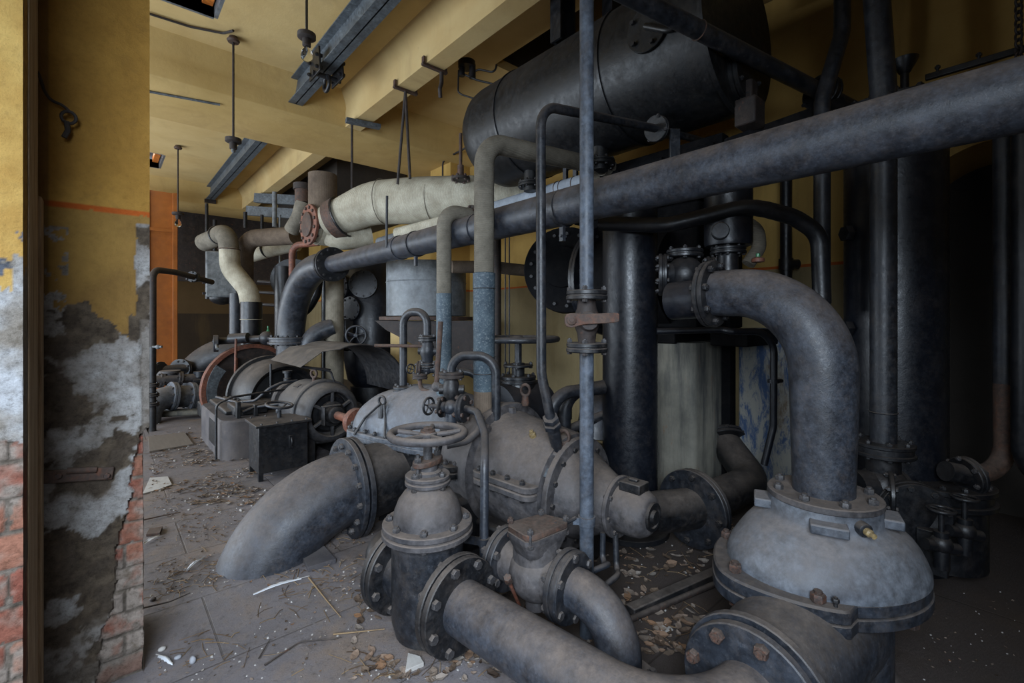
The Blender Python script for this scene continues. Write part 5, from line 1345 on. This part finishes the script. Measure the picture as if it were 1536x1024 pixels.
# ================================================================ BACKGROUND LEFT AND CENTRE
# blue black upright vessel with round covers
vc_ = od(557, 470, 7.0); vr_ = .40
t = T('upright_vessel', 'blue black upright vessel with three round bolted covers', 'vessel', V((vc_.x, vc_.y, 0)))
t.part('shell', MB().lathe([(.2, .45), (.34, .60), (vr_ - .02, .8), (vr_, .95), (vr_, 2.3), (.2, 2.5)], V((vc_.x, vc_.y, 0)), UP, 48), 'vessel', smooth=45)
t.part('leg_ring', MB().lathe([(.30, .0), (.30, .5)], V((vc_.x, vc_.y, 0)), UP, 36), 'black')
for (py, r_, an) in ((427, .20, 14), (463, .175, 40), (430, .175, 62)):
    vd = V((-vc_.x, -vc_.y, 0)).normalized(); nd = Matrix.Rotation(math.radians(-an), 3, 'Z') @ vd
    c = V((vc_.x, vc_.y, od(540, py, 6.7).z)) + nd * (vr_ + .02)
    k_ = t.part('cover_neck', MB().tube([c - nd * .15, c + nd * .02], r_ * .8, 0, 28), 'vessel')
    flange(t, c + nd * .03, nd, r_, .03, 10, .016, 'vessel', 'boltdark', pair=False, name='cover')
h = od(534, 503, 6.3)
t = T('side_valve', 'five spoked handwheel valve in front of the blue black vessel', 'valve', h - UP * .3)
nd = (-FWD + RGT * .35).normalized()
t.part('body', MB().box(od(521, 502, 6.6), (.14, .14, .45)).tube([od(524, 502, 6.5), h + nd * -.02], .03, 0, 12), 'vessel', bev=.02)
handwheel(t, h, nd, .128, .0155, 5, 'slate2', .03, .04, .4)
# tall lagged pipe behind the hood
q = od(502, 500, 6.35)
solo('lagged_downpipe', 'pale lagged downpipe standing behind the sheet hood', 'pipe', MB().tube([(q.x, q.y, .3), (q.x, q.y, 2.4)], .118, 0, 28), 'canvas_x', (q.x, q.y, .3))
# pale drum on beams with slanting chute and concrete pier
dc = od(640, 430, 5.45)
t = T('feed_drum', 'pale grey feed drum with rusty bottom rim under the fat main', 'drum', V((dc.x, dc.y, 1.5)))
t.part('shell', MB().lathe([(.42, 1.53), (.46, 1.535), (.46, 2.14), (.2, 2.17)], V((dc.x, dc.y, 0)), UP, 56), 'drum', smooth=30)
t.part('seam', MB().torus(V((dc.x, dc.y, 1.92)), UP, .461, .006, 48, 6), 'drum')
t.part('bottom_rim', MB().disc(V((dc.x, dc.y, 1.505)), UP, .54, .04, 48), 'rust', label='rusty bottom rim')
t.part('chute', MB().prism([(-.50, 0), (.66, 0), (.66, -.66), (-.38, -.10)], V((dc.x, dc.y - .02, 1.48)) - FWD * .15, RGT, UP, .5), 'darkrust')
q = od(622, 560, 6.3)
struct('trim_3', MB().loft([rounded(q.x - .26, q.x + .26, q.y - .2, q.y + .2, .01, z) for z in (0, 1.46)]), 'ceilpale', smooth=0)
q2 = od(690, 540, 6.5)
struct('trim_4', MB().loft([rounded(q2.x - .3, q2.x + .3, q2.y - .1, q2.y + .2, .01, z) for z in (0, 1.5)]), 'ceilpale', smooth=0)
# lagged S pipe at the left with a dark lower half
d0 = 7.0
t = T('swept_pipe', 'white lagged S shaped pipe dropping into a black socket at left', 'pipe', od(377, 580, 6.85))
t.part('upper_bend', MB().tube([od(306, 364, 7.3), od(322, 357, 7.15), od(340, 346, 7.0), od(344, 376, 7.0)], .135, .14, 28, fn=14), 'canvas')
t.part('lower_bend', MB().tube([od(344, 374, 7.0), od(345, 402, 6.98), od(372, 434, 6.9), od(377, 460, 6.85)], .137, .32, 28, fn=14), 'canvas_white')
t.part('socket', MB().tube([od(377, 453, 6.85), od(377, 480, 6.85)], .145, 0, 28).tube([od(377, 478, 6.85), od(377, 592, 6.85)], .14, 0, 28), 'black')
t.part('band', MB().torus(od(377, 479, 6.85), UP, .143, .007, 28, 6), 'canvas_white')
t.part('band', MB().torus(od(344, 374, 7.0), UP, .139, .009, 28, 6), 'rust')
t.part('band', MB().torus(od(327, 353, 7.1), od(340, 346, 7.0) - od(306, 364, 7.3), .138, .012, 28, 6), 'slate')
t = T('lagged_bend', 'brown lagged bend coming down behind the white S pipe', 'pipe', od(364, 480, 7.4))
t.part('pipe_run', MB().tube([od(443, 353, 7.0), od(366, 358, 7.3), od(366, 430, 7.4)], .135, .3, 26, fn=16), 'canvas_brown')
t.part('sleeve', MB().tube([od(354, 440, 7.5), od(354, 508, 7.5)], .095, 0, 24), 'slate2')
t = T('lagged_header', 'cream lagged header pipe under the brown lagged bend', 'pipe', od(410, 375, 7.8))
t.part('pipe_run', MB().tube([od(372, 384, 8.0), od(402, 375, 7.9), od(446, 365, 7.8)], .125, .3, 24), 'canvas_white')
t.part('strap', MB().torus(od(399, 374, 7.9), od(446, 365, 7.8) - od(372, 384, 8.0), .13, .016, 24, 6), 'black')
# grey panel with dark round bottom on the far wall side
q = od(333, 412, 8.6)
t = T('wall_cabinet', 'pale grey wall cabinet with rounded black underside far left', 'cabinet', q - UP * .5)
t.part('panel', MB().box(q + UP * .0, (.5, .3, .84), Matrix.Rotation(-.2, 3, 'Z')), 'drum', bev=.03)
t.part('underside', MB().sphere(q - UP * .43, .21, 20, 12, (1, .6, .6)), 'black')
t.part('side_pipe', MB().tube([od(311, 380, 8.5), od(311, 448, 8.5)], .035, 0, 12), 'black')
for py in (424, 440): t.part('bracket', MB().box(od(310, py, 8.4), (.12, .08, .04)), 'slate')
# thin pipe with elbow beside the pillar
t = T('elbow_pipe', 'thin dark pipe with elbow beside the pillar edge, far left', 'pipe', od(229, 520, 6.2))
t.part('pipe_run', MB().tube([od(229, 520, 6.2), od(229, 404, 6.2), od(262, 408, 6.6), od(318, 423, 7.6)], .042, .12, 16), 'darkrust')
flange(t, od(290, 415, 7.1), od(318, 423, 7.6) - od(262, 408, 6.6), .085, .03, 6, .014, 'black', 'boltdark')
t = T('needle_valve', 'small globe valve stack beside the pillar at far left', 'valve', od(229, 646, 6.2))
for py in (577, 592, 606): flange(t, od(229, py, 6.2), UP, .075, .02, 4, .012, 'blackdust', 'boltdark')
t.part('body', MB().tube([od(229, 646, 6.2), od(229, 515, 6.2)], .04, 0, 16), 'blackdust')
t.part('pale_handle', MB().tube([od(229, 520, 6.1), od(243, 520, 6.1)], .016, 0, 10).sphere(od(237, 520, 6.1), .03), 'drum', label='pale metal handle')
# big dark elbow and valves behind the flywheel
t = T('floor_elbow', 'broad dark elbow rising behind the flywheel at the left', 'pipe', od(290, 575, 8.3))
t.part('elbow', MB().tube([od(283, 610, 8.3), od(283, 535, 8.3), od(375, 527, 8.6)], .30, .78, 36, fn=18), 'slate')
t.part('side_neck', MB().tube([od(285, 552, 8.2), od(272, 553, 7.95)], .14, 0, 24), 'slate')
flange(t, od(271, 553, 7.93), od(285, 552, 8.2) - od(272, 553, 7.95), .17, .03, 8, .02, 'slate2', 'bolt')
t = T('flanged_line', 'thick dusty floor pipe with two flange pairs at far left', 'pipe', od(262, 612, 7.0))
t.part('pipe_run', MB().tube([od(218, 640, 6.6), od(226, 603, 6.7), od(258, 594, 7.0), od(312, 594, 7.4)], .165, .3, 30), 'casingblue')
ddd = od(312, 594, 7.4) - od(258, 594, 7.0)
flange(t, od(258, 595, 7.0), ddd, .225, .035, 10, .02, 'casingblue', 'bolt')
flange(t, od(286, 595, 7.2), ddd, .225, .035, 10, .02, 'casingblue', 'bolt')
t.part('rubble_foot', MB().box(od(276, 618, 7.0), (.8, .25, .08), Matrix.Rotation(-.4, 3, 'Z')), 'pedestal', bev=.03)
t = T('valve_line', 'smaller dusty pipe with a gate valve above the thick one', 'pipe', od(262, 580, 7.2))
t.part('pipe_run', MB().tube([od(218, 571, 7.0), od(305, 566, 7.6)], .07, 0, 20), 'casing')
for px in (241, 268): flange(t, od(px, 569.5 - (px - 241) * .06, 7.2 + (px - 241) * .006), ddd, .125, .03, 8, .016, 'casing', 'boltdark')
t.part('bonnet', MB().lathe([(.09, -.1), (.09, .08), (.14, .085), (.14, .12)], od(255, 567, 7.3), UP, 24), 'casing')
t.part('end_union', MB().lathe([(.07, 0), (.09, .01), (.09, .1)], od(300, 566, 7.55), UP, 18).box(od(300, 574, 7.5), (.2, .2, .12)), 'slate2')
t = T('round_flange_valve', 'stubby valve with upright disc flange beside the pillar', 'valve', od(238, 565, 7.6))
t.part('body', MB().tube([od(225, 565, 7.5), od(247, 556, 7.7), od(285, 553, 8.0)], .09, .1, 18), 'slate')
flange(t, od(240, 558, 7.6), RGT + UP * .2, .17, .04, 8, .018, 'slate2', 'boltdark')
t = T('floor_bracket', 'dark iron bracket feet on the floor left of the plinth', 'bracket', od(312, 625, 6.6))
t.part('slab', MB().box(od(312, 612, 6.6), (.22, .3, .2)), 'blackdust', bev=.02)
t.part('strut', MB().bar(od(310, 622, 6.4), od(322, 606, 6.3), .14, .1), 'slate', bev=.01)
# geared spindle valve in front of the black socket
g0, g1 = od(322, 512, 6.6), od(402, 507, 6.6)
t = T('spindle_gear', 'horizontal spindle gear with hand crank on the black socket', 'gear', od(365, 520, 6.6))
t.part('spindle', MB().tube([g0, g1], .05, 0, 16).tube([od(345, 508, 6.55), od(372, 506, 6.55)], .07, 0, 16).sphere(od(400, 507, 6.6), .1), 'slate')
t.part('bevel_wheel', MB().disc(od(324, 515, 6.5), RGT * .8 + FWD * .5, .12, .06, 20), 'slate2')
t.part('crank', MB().tube([od(324, 515, 6.45), od(326, 523, 6.3)], .02, 0, 8), 'drum')
t.part('link_rod', MB().tube([od(354, 508, 6.4), od(353, 560, 6.3)], .016, 0, 8), 'redrust')
t = T('pipe_saddle', 'blue grey saddle casting under the black socket', 'saddle', od(380, 600, 6.6))
t.part('block', MB().box(od(378, 596, 6.7), (.42, .4, .22)), 'slate2', bev=.02)
# steel beams on the far rib and rusty hangers
for k, (p, q, lab) in enumerate(((od(372, 316, 9.2), od(460, 322, 8.6), 'lower grey steel joist near the rusty stack, far bay'), (od(384, 297, 9.2), od(455, 301, 8.8), 'upper grey steel joist near the rusty stack, far bay'))):
    solo('steel_joist', lab, 'beam', MB().bar(p, q, .1, .18), 'steelbeam', (p + q) / 2, 'steel joists in the far bay')
struct('wall_dark_block', MB().bbox((3.1, 8.2, 3.4), (4.45, 11.9, 4.39)), 'dark', smooth=0)  # solid dark block added to stand for a dark area of the far bay
# ladder-like bars, wall tubes
for k, py in enumerate((424, 440, 458)):
    solo('wall_bar', ('topmost', 'middle', 'lowest')[k] + ' of three dark horizontal bars behind the down bend', 'bar', MB().tube([od(388, py - 2, 8.0), od(420, py, 7.6)], .028, 0, 10), 'black', od(404, py, 7.8), 'dark bars behind the down bend')
t = T('coil_tank', 'round dark vessel end behind the down bend', 'vessel', od(428, 618, 7.4))
t.part('shell', MB().tube([od(440, 420, 7.4), od(452, 420, 8.0)], .34, 0, 36), 'black'); t.part('stand', MB().tube([od(425, 400, 7.4), od(425, 618, 7.4)], .13, 0, 20), 'black')
solo('red_loop_pipe', 'thin red brown pipe looping over left of the main flange', 'pipe', MB().tube([od(438, 425, 6.8), od(438, 368, 6.8), od(478, 364, 6.6)], .045, .15, 16), 'redrust', od(438, 425, 6.8))
solo('hose', 'dark hanging hose loop inside the down bend', 'hose', MB().tube([od(480, 400, 6.6), od(476, 440, 6.6), od(462, 465, 6.6), od(440, 476, 6.7)], .06, .3, 16), 'black', od(440, 476, 6.7))
solo('dark_conduit', 'thin dark conduit left of the pale lagged downpipe', 'pipe', MB().tube([od(486, 626, 7.0), od(486, 410, 7.0)], .035, 0, 12), 'black', od(486, 626, 7.0))
solo('bottle', 'small green glass bottle standing on the far pipework', 'bottle', MB().lathe([(.03, 0), (.03, .1), (.012, .15), (.012, .19)], od(402, 508, 6.9), UP, 14), 'green', od(402, 508, 6.9))
solo('bend_pipe', 'grey bent pipe end above the sheet hood', 'pipe', MB().tube([od(458, 530, 6.2), od(470, 500, 6.2), od(500, 490, 6.3)], .12, .3, 24), 'slate2', od(458, 530, 6.2))
# orange sheet column at the far left and brown screen
t = T('orange_door', 'tall orange red lead steel door leaf beyond the pillar', 'door', (.75, 11.4, 0))
t.part('leaf', MB().bbox((.1, 11.3, 0), (1.1, 11.36, 3.98)), 'orange')
t.part('edge_bar', MB().bbox((1.02, 11.24, 0), (1.1, 11.31, 3.98)), 'orange', bev=.008)
t.part('edge_bar', MB().bbox((.62, 11.26, 0), (.66, 11.31, 3.98)), 'orange', bev=.008)
t.part('crossbar', MB().bbox((.1, 11.27, 3.2), (1.1, 11.31, 3.26)), 'orange')
struct('wall_screen', MB().bbox((-2, 13.5, 2.4), (4.0, 13.55, 4.39)), M['darkrust'], smooth=0)

# ================================================================ CEILING FITTINGS
# monorail: two lengths of steel I beam
def ibeam(y0, y1, x0, x1, z0, z1):
    w = .012; xm = (x0 + x1) / 2
    return MB().bbox((x0, y0, z0), (x1, y1, z0 + w)).bbox((x0, y0, z1 - w), (x1, y1, z1)).bbox((xm - w / 2, y0, z0), (xm + w / 2, y1, z1))
ib = T('monorail', 'near grey steel monorail beam with the trolley clamp under the ceiling', 'beam', (1.745, 3, 4.1))
ib.part('beam', ibeam(-3, 5.98, 1.665, 1.825, 4.1, 4.36), 'steelbeam', smooth=0)
ib2 = T('monorail', 'far grey steel monorail beam in the second ceiling bay', 'beam', (1.745, 9.5, 4.1))
ib2.part('beam', ibeam(7.15, 12.2, 1.665, 1.825, 4.1, 4.36), 'steelbeam', smooth=0)
ib2.part('end_clamp', MB().bbox((1.64, 11.9, 4.02), (1.85, 12.0, 4.1)), 'darkrust')
tr_ = od(490, 118, 5.0)
ty = ox(490, 118, 1.745).y
t = T('hoist_trolley', 'dark riveted trolley clamp with shackle on the monorail', 'trolley', (1.745, ty, 3.95))
for sx in (-1, 1):
    pl_ = t.part('side_plate', MB().prism([(-.16, -.06), (.16, -.06), (.12, .2), (-.12, .2)], V((1.745 + sx * .115, ty, 4.05)), V((0, 1, 0)), UP, .02), 'black', bev=.004)
    for k in range(4): t.put('bolt', boltmesh(.02, .03, 'boltdark'), (1.745 + sx * .115, ty - .11 + .22 * (k % 2), 4.04 + .12 * (k // 2)), (1, 0, 0), pl_)
t.part('cross_bolt', MB().cyl((1.6, ty, 4.02), (1.89, ty, 4.02), .025, 12), 'boltdark')
t.part('shackle', MB().torus((1.745, ty, 3.95), (1, 0, 0), .075, .02, 24, 10), 'black')
# hanging lamps
s = NT('clear bulb glass'); s.b.inputs['Transmission Weight'].default_value = 1.0; s.b.inputs['IOR'].default_value = 1.2; M['bulb'] = s.set((.92, .94, .95, 1), .05)
def lamp(label, P_top, P_bot, bulb=True, rod='rust', R_=.075):
    t = T('pendant_lamp', label, 'lamp', P_bot, 'pendant lamps')
    t.part('ceiling_rose', MB().lathe([(.02, -.02), (.05, -.02), (.06, 0), (.04, .03), (.03, .06)], P_top - UP * .04, UP, 20), 'rust')
    t.part('rod', MB().tube([P_top, P_bot + UP * .05], .011, 0, 10), 'darkrust' if rod == 'rust' else 'black')
    t.part('holder', MB().lathe([(.03, .04), (R_, .035), (R_, .0), (R_ * .9, -.005), (.035, -.01), (.035, -.07), (.028, -.075)], P_bot, UP, 24), 'darkrust')
    if bulb: t.part('bulb', MB().lathe([(.02, -.07), (.024, -.09), (.045, -.12), (.05, -.15), (.044, -.18), (.025, -.197), (.002, -.2)], P_bot, UP, 20), 'bulb')
    else: t.part('socket', MB().lathe([(.02, -.07), (.02, -.1), (.01, -.11)], P_bot, UP, 14), 'drum')
def lampat(label, px, ptop, pbot, z=4.4, **k):
    p = oz(px, ptop, z); d = p.dot(FWD); b = od(px, pbot, d); lamp(label, p, V((p.x, p.y, b.z)), **k)
lampat('pendant lamp without bulb on a long rusty rod, middle one', 350, 55, 213, bulb=False)
lampat('nearest pendant lamp with clear glass bulb, on a dark rod', 460, -24, 57, rod='black')
lampat('farthest pendant lamp with glass bulb, beyond the cross beam', 267, 218, 322, R_=.085)
# conduits
solo('ceiling_conduit', 'dark cable line running along the ceiling to the middle lamp', 'cable', MB().tube([oz(222, 20, 4.38), oz(285, 40, 4.38), oz(335, 50, 4.38), oz(350, 46, 4.36)], .012, .05, 8), 'darkrust', oz(285, 40, 4.38))
solo('ceiling_conduit', 'thin grey conduit fixed under the cross beam', 'conduit', MB().tube([oz(222, 137, 3.965), oz(330, 157, 3.965)], .014, 0, 8), 'steelbeam', oz(280, 147, 3.965))
solo('hanging_conduit', 'pale conduit hanging straight down with a broken end', 'conduit', MB().tube([oz(226, 284, 4.3), oz(246, 286, 4.3), od(254, 292, 10.5), od(254, 368, 10.5)], .028, .1, 10), 'drum', od(254, 368, 10.5))
# beam clamps with rods
def clampat(px, py, label, drop, kind):
    p = oz(px, py, 3.985); y = p.y
    t = T('beam_clamp', label, 'clamp', (2.46, y, 3.6))
    t.part('clamp_bar', MB().bbox((2.32, y - .02, 3.965), (2.60, y + .02, 3.988)).bbox((2.325, y - .02, 3.985), (2.345, y + .02, 4.05)).bbox((2.575, y - .02, 3.985), (2.595, y + .02, 4.05)), 'rust')
    if kind == 'hook': t.part('hook', MB().tube([(2.54, y, 3.97), (2.54, y, 3.86), (2.52, y, 3.80), (2.54, y + .02, 3.72)], .02, .04, 10), 'darkrust')
    else:
        for k in (0, 1): t.part('rod', MB().tube([(2.46, y, 3.97), (2.46, y - .1 + k * .28, 3.0)], .016, 0, 8), 'darkrust')
clampat(648, 100, 'rusty beam clamp with a short hanging hook', .3, 'hook')
clampat(606, 134, 'rusty beam clamp with two long splayed rods', 1.3, 'rods')
p = oz(545, 183, 3.97)
t = T('rod_hanger', 'flat steel cross plate with one long rod under the beam end', 'hanger', p - UP * .5)
t.part('plate', MB().box(p - UP * .02, (.42, .09, .05), Matrix.Rotation(-.2, 3, 'Z')), 'steelbeam', bev=.004)
t.part('rod', MB().tube([oz(528, 185, 3.95), V((oz(528, 185, 3.95).x, oz(528, 185, 3.95).y, 2.7))], .016, 0, 8), 'darkrust')
# rods from the far ceiling
for k, (px, y0, y1, d, r_, lab) in enumerate(((310, 305, 378, 9.0, .03, 'hanger rod dropping from the end of the far monorail'), (322, 330, 412, 9.6, .04, 'dark hanger rod left of the white S pipe'), (368, 318, 342, 8.6, .035, 'short dark hanger rod above the brown lagged bend'), (393, 322, 345, 8.8, .03, 'short rod hanging from the lower grey joist'), (412, 288, 340, 8.0, .04, 'pale flat hanger strap by the grey joists'), (420, 322, 425, 8.4, .018, 'thin rod right of the pale hanger strap'))):
    solo('hanger_rod', lab, 'rod', MB().tube([od(px, y0, d), od(px, y1, d)], r_, 0, 10), 'drum' if 'pale' in lab else 'black', od(px, y1, d))
# junction box with loose wires near the tank
jp = od(700, 97, 4.85)
t = T('junction_box', 'black ceiling junction box with looped loose wires by the tank', 'box', jp - UP * .1)
t.part('box', MB().lathe([(.09, -.03), (.09, .03), (.06, .04)], jp, UP, 24).cyl(jp - UP * .12 - RGT * .05, jp - RGT * .05, .03, 12).cyl(jp - UP * .14 + RGT * .06, jp + RGT * .06, .035, 12), 'black')
t.part('wire', MB().tube([od(688, 105, 4.85), od(687, 138, 4.85), od(693, 142, 4.85), od(718, 150, 4.85)], .009, .04, 8), 'black')
t.part('wire_ring', MB().torus(od(728, 154, 4.85), -FWD, .045, .008, 24, 8), 'black')
t.part('wire', MB().tube([od(735, 157, 4.85), od(745, 158, 4.85)], .009, 0, 8), 'black')
t.part('wire', MB().tube([od(693, 110, 4.85), od(715, 120, 4.85), od(757, 130, 4.85)], .011, .1, 8), 'black')
t.part('wire', MB().tube([od(703, 112, 4.85), od(718, 104, 4.85), od(742, 109, 4.85), od(745, 97, 4.85)], .011, .05, 8), 'black')
solo('wall_conduit', 'thin conduit bent along the yellow wall behind the spindle', 'conduit', MB().tube([od(664, 270, 7.3), od(664, 240, 7.3), od(740, 200, 6.6)], .014, .1, 8), 'darkrust', od(664, 270, 7.3))
# ================================================================ LITTER ON THE FLOOR
random.seed(11)
s = NT('dry leaves')
ge = s.n('ShaderNodeNewGeometry')
col = s.ramp(ge.outputs['Random Per Island'], [(0, (60, 48, 40)), (.25, (100, 84, 70)), (.5, (128, 116, 106)), (.72, (122, 90, 64)), (.85, (138, 130, 122)), (1, (84, 66, 52))])
M['leaf'] = s.set(col, .8, 0, .2)
s = NT('dry twigs')
ge = s.n('ShaderNodeNewGeometry')
col = s.ramp(ge.outputs['Random Per Island'], [(0, (52, 40, 32)), (.5, (110, 88, 66)), (1, (150, 128, 98))])
M['twig'] = s.set(col, .8, 0, .2)
s = NT('white feather vane'); M['feather'] = s.set(lin((205, 208, 214)), .7, 0, .2)
s = NT('pebble'); a = s.noise(20, 6, .7); M['pebble'] = s.set(s.mix(a, lin((170, 172, 178)), lin((120, 120, 124))), .8)
s = NT('pale plaster flake'); a = s.noise(18, 6, .7); M['flake'] = s.set(s.mix(a, lin((196, 194, 190)), lin((140, 132, 124))), .9)
s = NT('weathered board'); a = s.noise(4, 7, .7, stretch=(8, 1, 1)); M['board'] = s.set(s.mix(a, lin((118, 108, 98)), lin((82, 74, 66))), .85)
# solid footprints the litter keeps out of (x, y, radius)
KEEP = [(1.12, 1.86, .17), (2.285, .6, .33), (2.81, 1.92, .2), (1.72, 1.415, .04), (1.535, 1.10, .17)]
def free(p):
    return all((p.x - x) ** 2 + (p.y - y) ** 2 > r * r for x, y, r in KEEP) and not (p.x < .17 and p.y < 3.05)
def leaf(b, p, L):
    a = random.random() * 2 * PI; w = L * random.uniform(.4, .75); cu = random.uniform(.1, .55) * L; tl = random.uniform(-.25, .25)
    R = Matrix.Rotation(a, 3, 'Z') @ Matrix.Rotation(tl, 3, 'X')
    v = []
    for x, ww in ((-.5, .05), (-.25, .8), (.1, 1), (.35, .6), (.5, .04)):
        for sgn in (-1, 0, 1):
            z = cu * (x * x * 1.6 + .5 * abs(sgn) * ww * random.uniform(.2, .6)) + random.uniform(0, .1) * L
            v.append(p + R @ V((x * L, sgn * ww * w * .5, z)) + V((0, 0, .004)))
    f = [(i * 3 + j, i * 3 + j + 1, (i + 1) * 3 + j + 1, (i + 1) * 3 + j) for i in range(4) for j in range(2)]
    b.add(v, f)
def scatter(n, box, size, fn, b, tri=None):
    x0, y0, x1, y1 = box; k = 0
    while k < n:
        px, py = random.uniform(x0, x1), random.uniform(y0, y1)
        p = oz(px, py, 0); p.z = 0; k += 1
        if not free(p): continue
        if noise.noise(p * 2.3) < -.12 + random.uniform(-.2, .2): continue
        fn(b, p, random.uniform(*size))
lf = MB()
for n, box, size in ((300, (930, 780, 1120, 985), (.025, .08)), (300, (530, 880, 760, 1023), (.015, .07)), (420, (225, 640, 390, 740), (.02, .06)), (420, (285, 675, 392, 760), (.02, .06)), (300, (225, 745, 330, 860), (.008, .03)),
                     (700, (225, 740, 560, 890), (.008, .03)), (160, (220, 880, 620, 1020), (.008, .02)), (160, (960, 700, 1100, 800), (.03, .08)), (120, (440, 780, 560, 850), (.015, .04)), (30, (1390, 900, 1530, 1020), (.008, .02)), (200, (700, 820, 940, 1000), (.015, .04))):
    scatter(n, box, size, leaf, lf)
o = link('leaf_litter', lf.mesh('leaf_litter', 'leaf', smooth=0)); tag(o, 'dry brown leaf litter strewn over the floor around the pipes', 'leaves'); o['kind'] = 'stuff'
tw = MB()
def twig(b, p, L):
    a = random.random() * PI; q = p + V((math.cos(a), math.sin(a), 0)) * L; m = (p + q) / 2 + V((random.uniform(-.1, .1), random.uniform(-.1, .1), 0)) * L
    r = random.uniform(.0008, .0022); b.tube([p + V((0, 0, .004)), m + V((0, 0, .004 + random.random() * .012)), q + V((0, 0, .004))], r, 0, 5)
for n, box, size in ((240, (225, 660, 420, 760), (.03, .16)), (300, (225, 760, 560, 900), (.02, .12)), (70, (225, 890, 640, 1020), (.03, .14)), (60, (540, 880, 720, 1020), (.03, .12)), (60, (930, 800, 1110, 970), (.05, .2))):
    scatter(n, box, size, twig, tw)
o = link('twig_litter', tw.mesh('twig_litter', 'twig')); tag(o, 'thin dry straw and twig litter scattered over the left floor', 'twigs'); o['kind'] = 'stuff'
gr = MB()
def chip(b, p, L):
    n = 6; R = Matrix.Rotation(random.random() * 6, 3, 'Z')
    ring = [R @ V((math.cos(2 * PI * k / n) * L * random.uniform(.6, 1), math.sin(2 * PI * k / n) * L * random.uniform(.4, .9), 0)) for k in range(n)]
    h = L * random.uniform(.25, .9); b.loft([[p + q for q in ring], [p + q * random.uniform(.6, .9) + V((0, 0, h)) for q in ring]])
for n, box, size in ((260, (225, 760, 620, 1020), (.002, .008)), (260, (225, 630, 420, 770), (.004, .016)), (60, (940, 800, 1110, 980), (.002, .008)), (30, (1380, 880, 1530, 1020), (.002, .006)), (120, (540, 860, 720, 1020), (.002, .009))):
    scatter(n, box, size, chip, gr)
o = link('grit', gr.mesh('grit', 'flake', smooth=0)); tag(o, 'small pale plaster crumbs and grit over the floor', 'grit'); o['kind'] = 'stuff'
# single pieces one can point at
def feather(label, p, q, w):
    p, q = oz(p[0], p[1], .012), oz(q[0], q[1], .006)
    t = T('feather', label, 'feather', V(((p.x + q.x) / 2, (p.y + q.y) / 2, 0)))
    a = (q - p).normalized(); n = a.cross(UP).normalized(); L = (q - p).length; top = []; bot = []
    for k in range(15):
        u = k / 14; ww = w * math.sin(PI * min(1, u * .93 + .06)) ** .6; c = p + a * L * u + UP * (.012 * math.sin(PI * u))
        top.append([c + n * ww * (.9 + .15 * math.sin(k * 2.3)), c + UP * .004, c - n * ww * .6 * (.9 + .2 * math.sin(k * 3.1))]); 
    t.part('vane', MB().loft([[r[0], r[1], r[2], r[1] - UP * .002] for r in top]), 'feather')
    t.part('quill', MB().tube([p - a * L * .18 + UP * .002, p + UP * .006, p + a * L * .5 + UP * .017, q + UP * .006], .0022, 0, 6), 'flake')
feather('largest white feather lying before the suction bend', (452, 868), (380, 892), .020)
feather('white feather at the foot of the suction bend', (303, 838), (280, 856), .016)
feather('white feather fallen beside the peeling pillar foot', (238, 984), (259, 997), .014)
feather('grey white feather left of the suction bend', (216, 815), (240, 803), .02)
def stone(label, px, py, r, mat='pebble', sc=(1, .8, .6)):
    p = oz(px, py, 0); b = MB().sphere(p + UP * r * sc[2] * .95, r, 14, 8, sc)
    for i, v in enumerate(b.v):
        d = v - p; b.v[i] = p + d * (1 + .12 * noise.noise(v * 60)); 
    solo('pebble', label, 'stone', b, mat, p)
stone('white pebble near the bottom left, right of the pillar foot', 289, 995, .016, sc=(.8, .9, 1))
stone('flat pale pebble left of the white pebble', 267, 988, .014)
stone('dull grey stone by the foot of the pillar', 243, 976, .016, 'flake')
stone('dark stone lying on the left floor before the twig', 229, 901, .016, 'concrete')
def stick(label, pts, r, mat='twig'):
    P_ = [oz(x, y, .01 + r) for x, y in pts]; solo('stick', label, 'stick', MB().tube(P_, lambda u: r * (1 - .5 * u), .05, 8), mat, oz(pts[0][0], pts[0][1], 0))
stick('dark forked twig lying on the slabs, bottom left', [(397, 997), (450, 962), (500, 958), (512, 955)], .004, 'darkrust')
stick('short dark twig above the forked one', [(388, 987), (405, 958)], .003, 'darkrust')
stick('dark stick across the floor right of the pillar', [(213, 912), (255, 902), (285, 889)], .005, 'darkrust')
stick('rusty rod lying beside the pillar before the suction bend', [(213, 780), (240, 774), (271, 768)], .006, 'rust')
stick('straight pale straw below the suction bend', [(463, 866), (490, 900), (511, 925)], .005)
stick('brown stalk lying left of the gate valve', [(500, 951), (540, 947), (577, 943)], .004)
def slab(label, pts, h, mat, name='board'):
    lo = [oz(x, y, 0) for x, y in pts]
    solo(name, label, name, MB().loft([[p + UP * .001 for p in lo], [p + UP * h for p in lo]]), mat, sum(lo, V()) / len(lo), bev=.002, smooth=0)
slab('grey slab fragment leaning by the suction bend foot', [(452, 838), (475, 812), (504, 845), (462, 858)], .03, 'concrete', 'slab')
slab('flat grey board on the floor far left', [(222, 657), (277, 650), (290, 668), (224, 679)], .02, 'board')
slab('pale torn sheet lying on the floor beside the pillar', [(214, 742), (225, 718), (252, 716), (258, 728), (240, 735)], .012, 'flake', 'sheet')
slab('orange brown broken tile on the left floor', [(219, 805), (224, 796), (244, 793), (240, 803)], .02, 'rust', 'tile')
slab('white paper scrap among leaves at the bottom centre', [(608, 1012), (612, 985), (630, 990), (636, 1000)], .02, 'flake', 'scrap')
slab('pale leaf shaped scrap on the floor right of the outlet elbow', [(983, 944), (1000, 937), (1010, 946), (995, 951)], .008, 'flake', 'scrap')
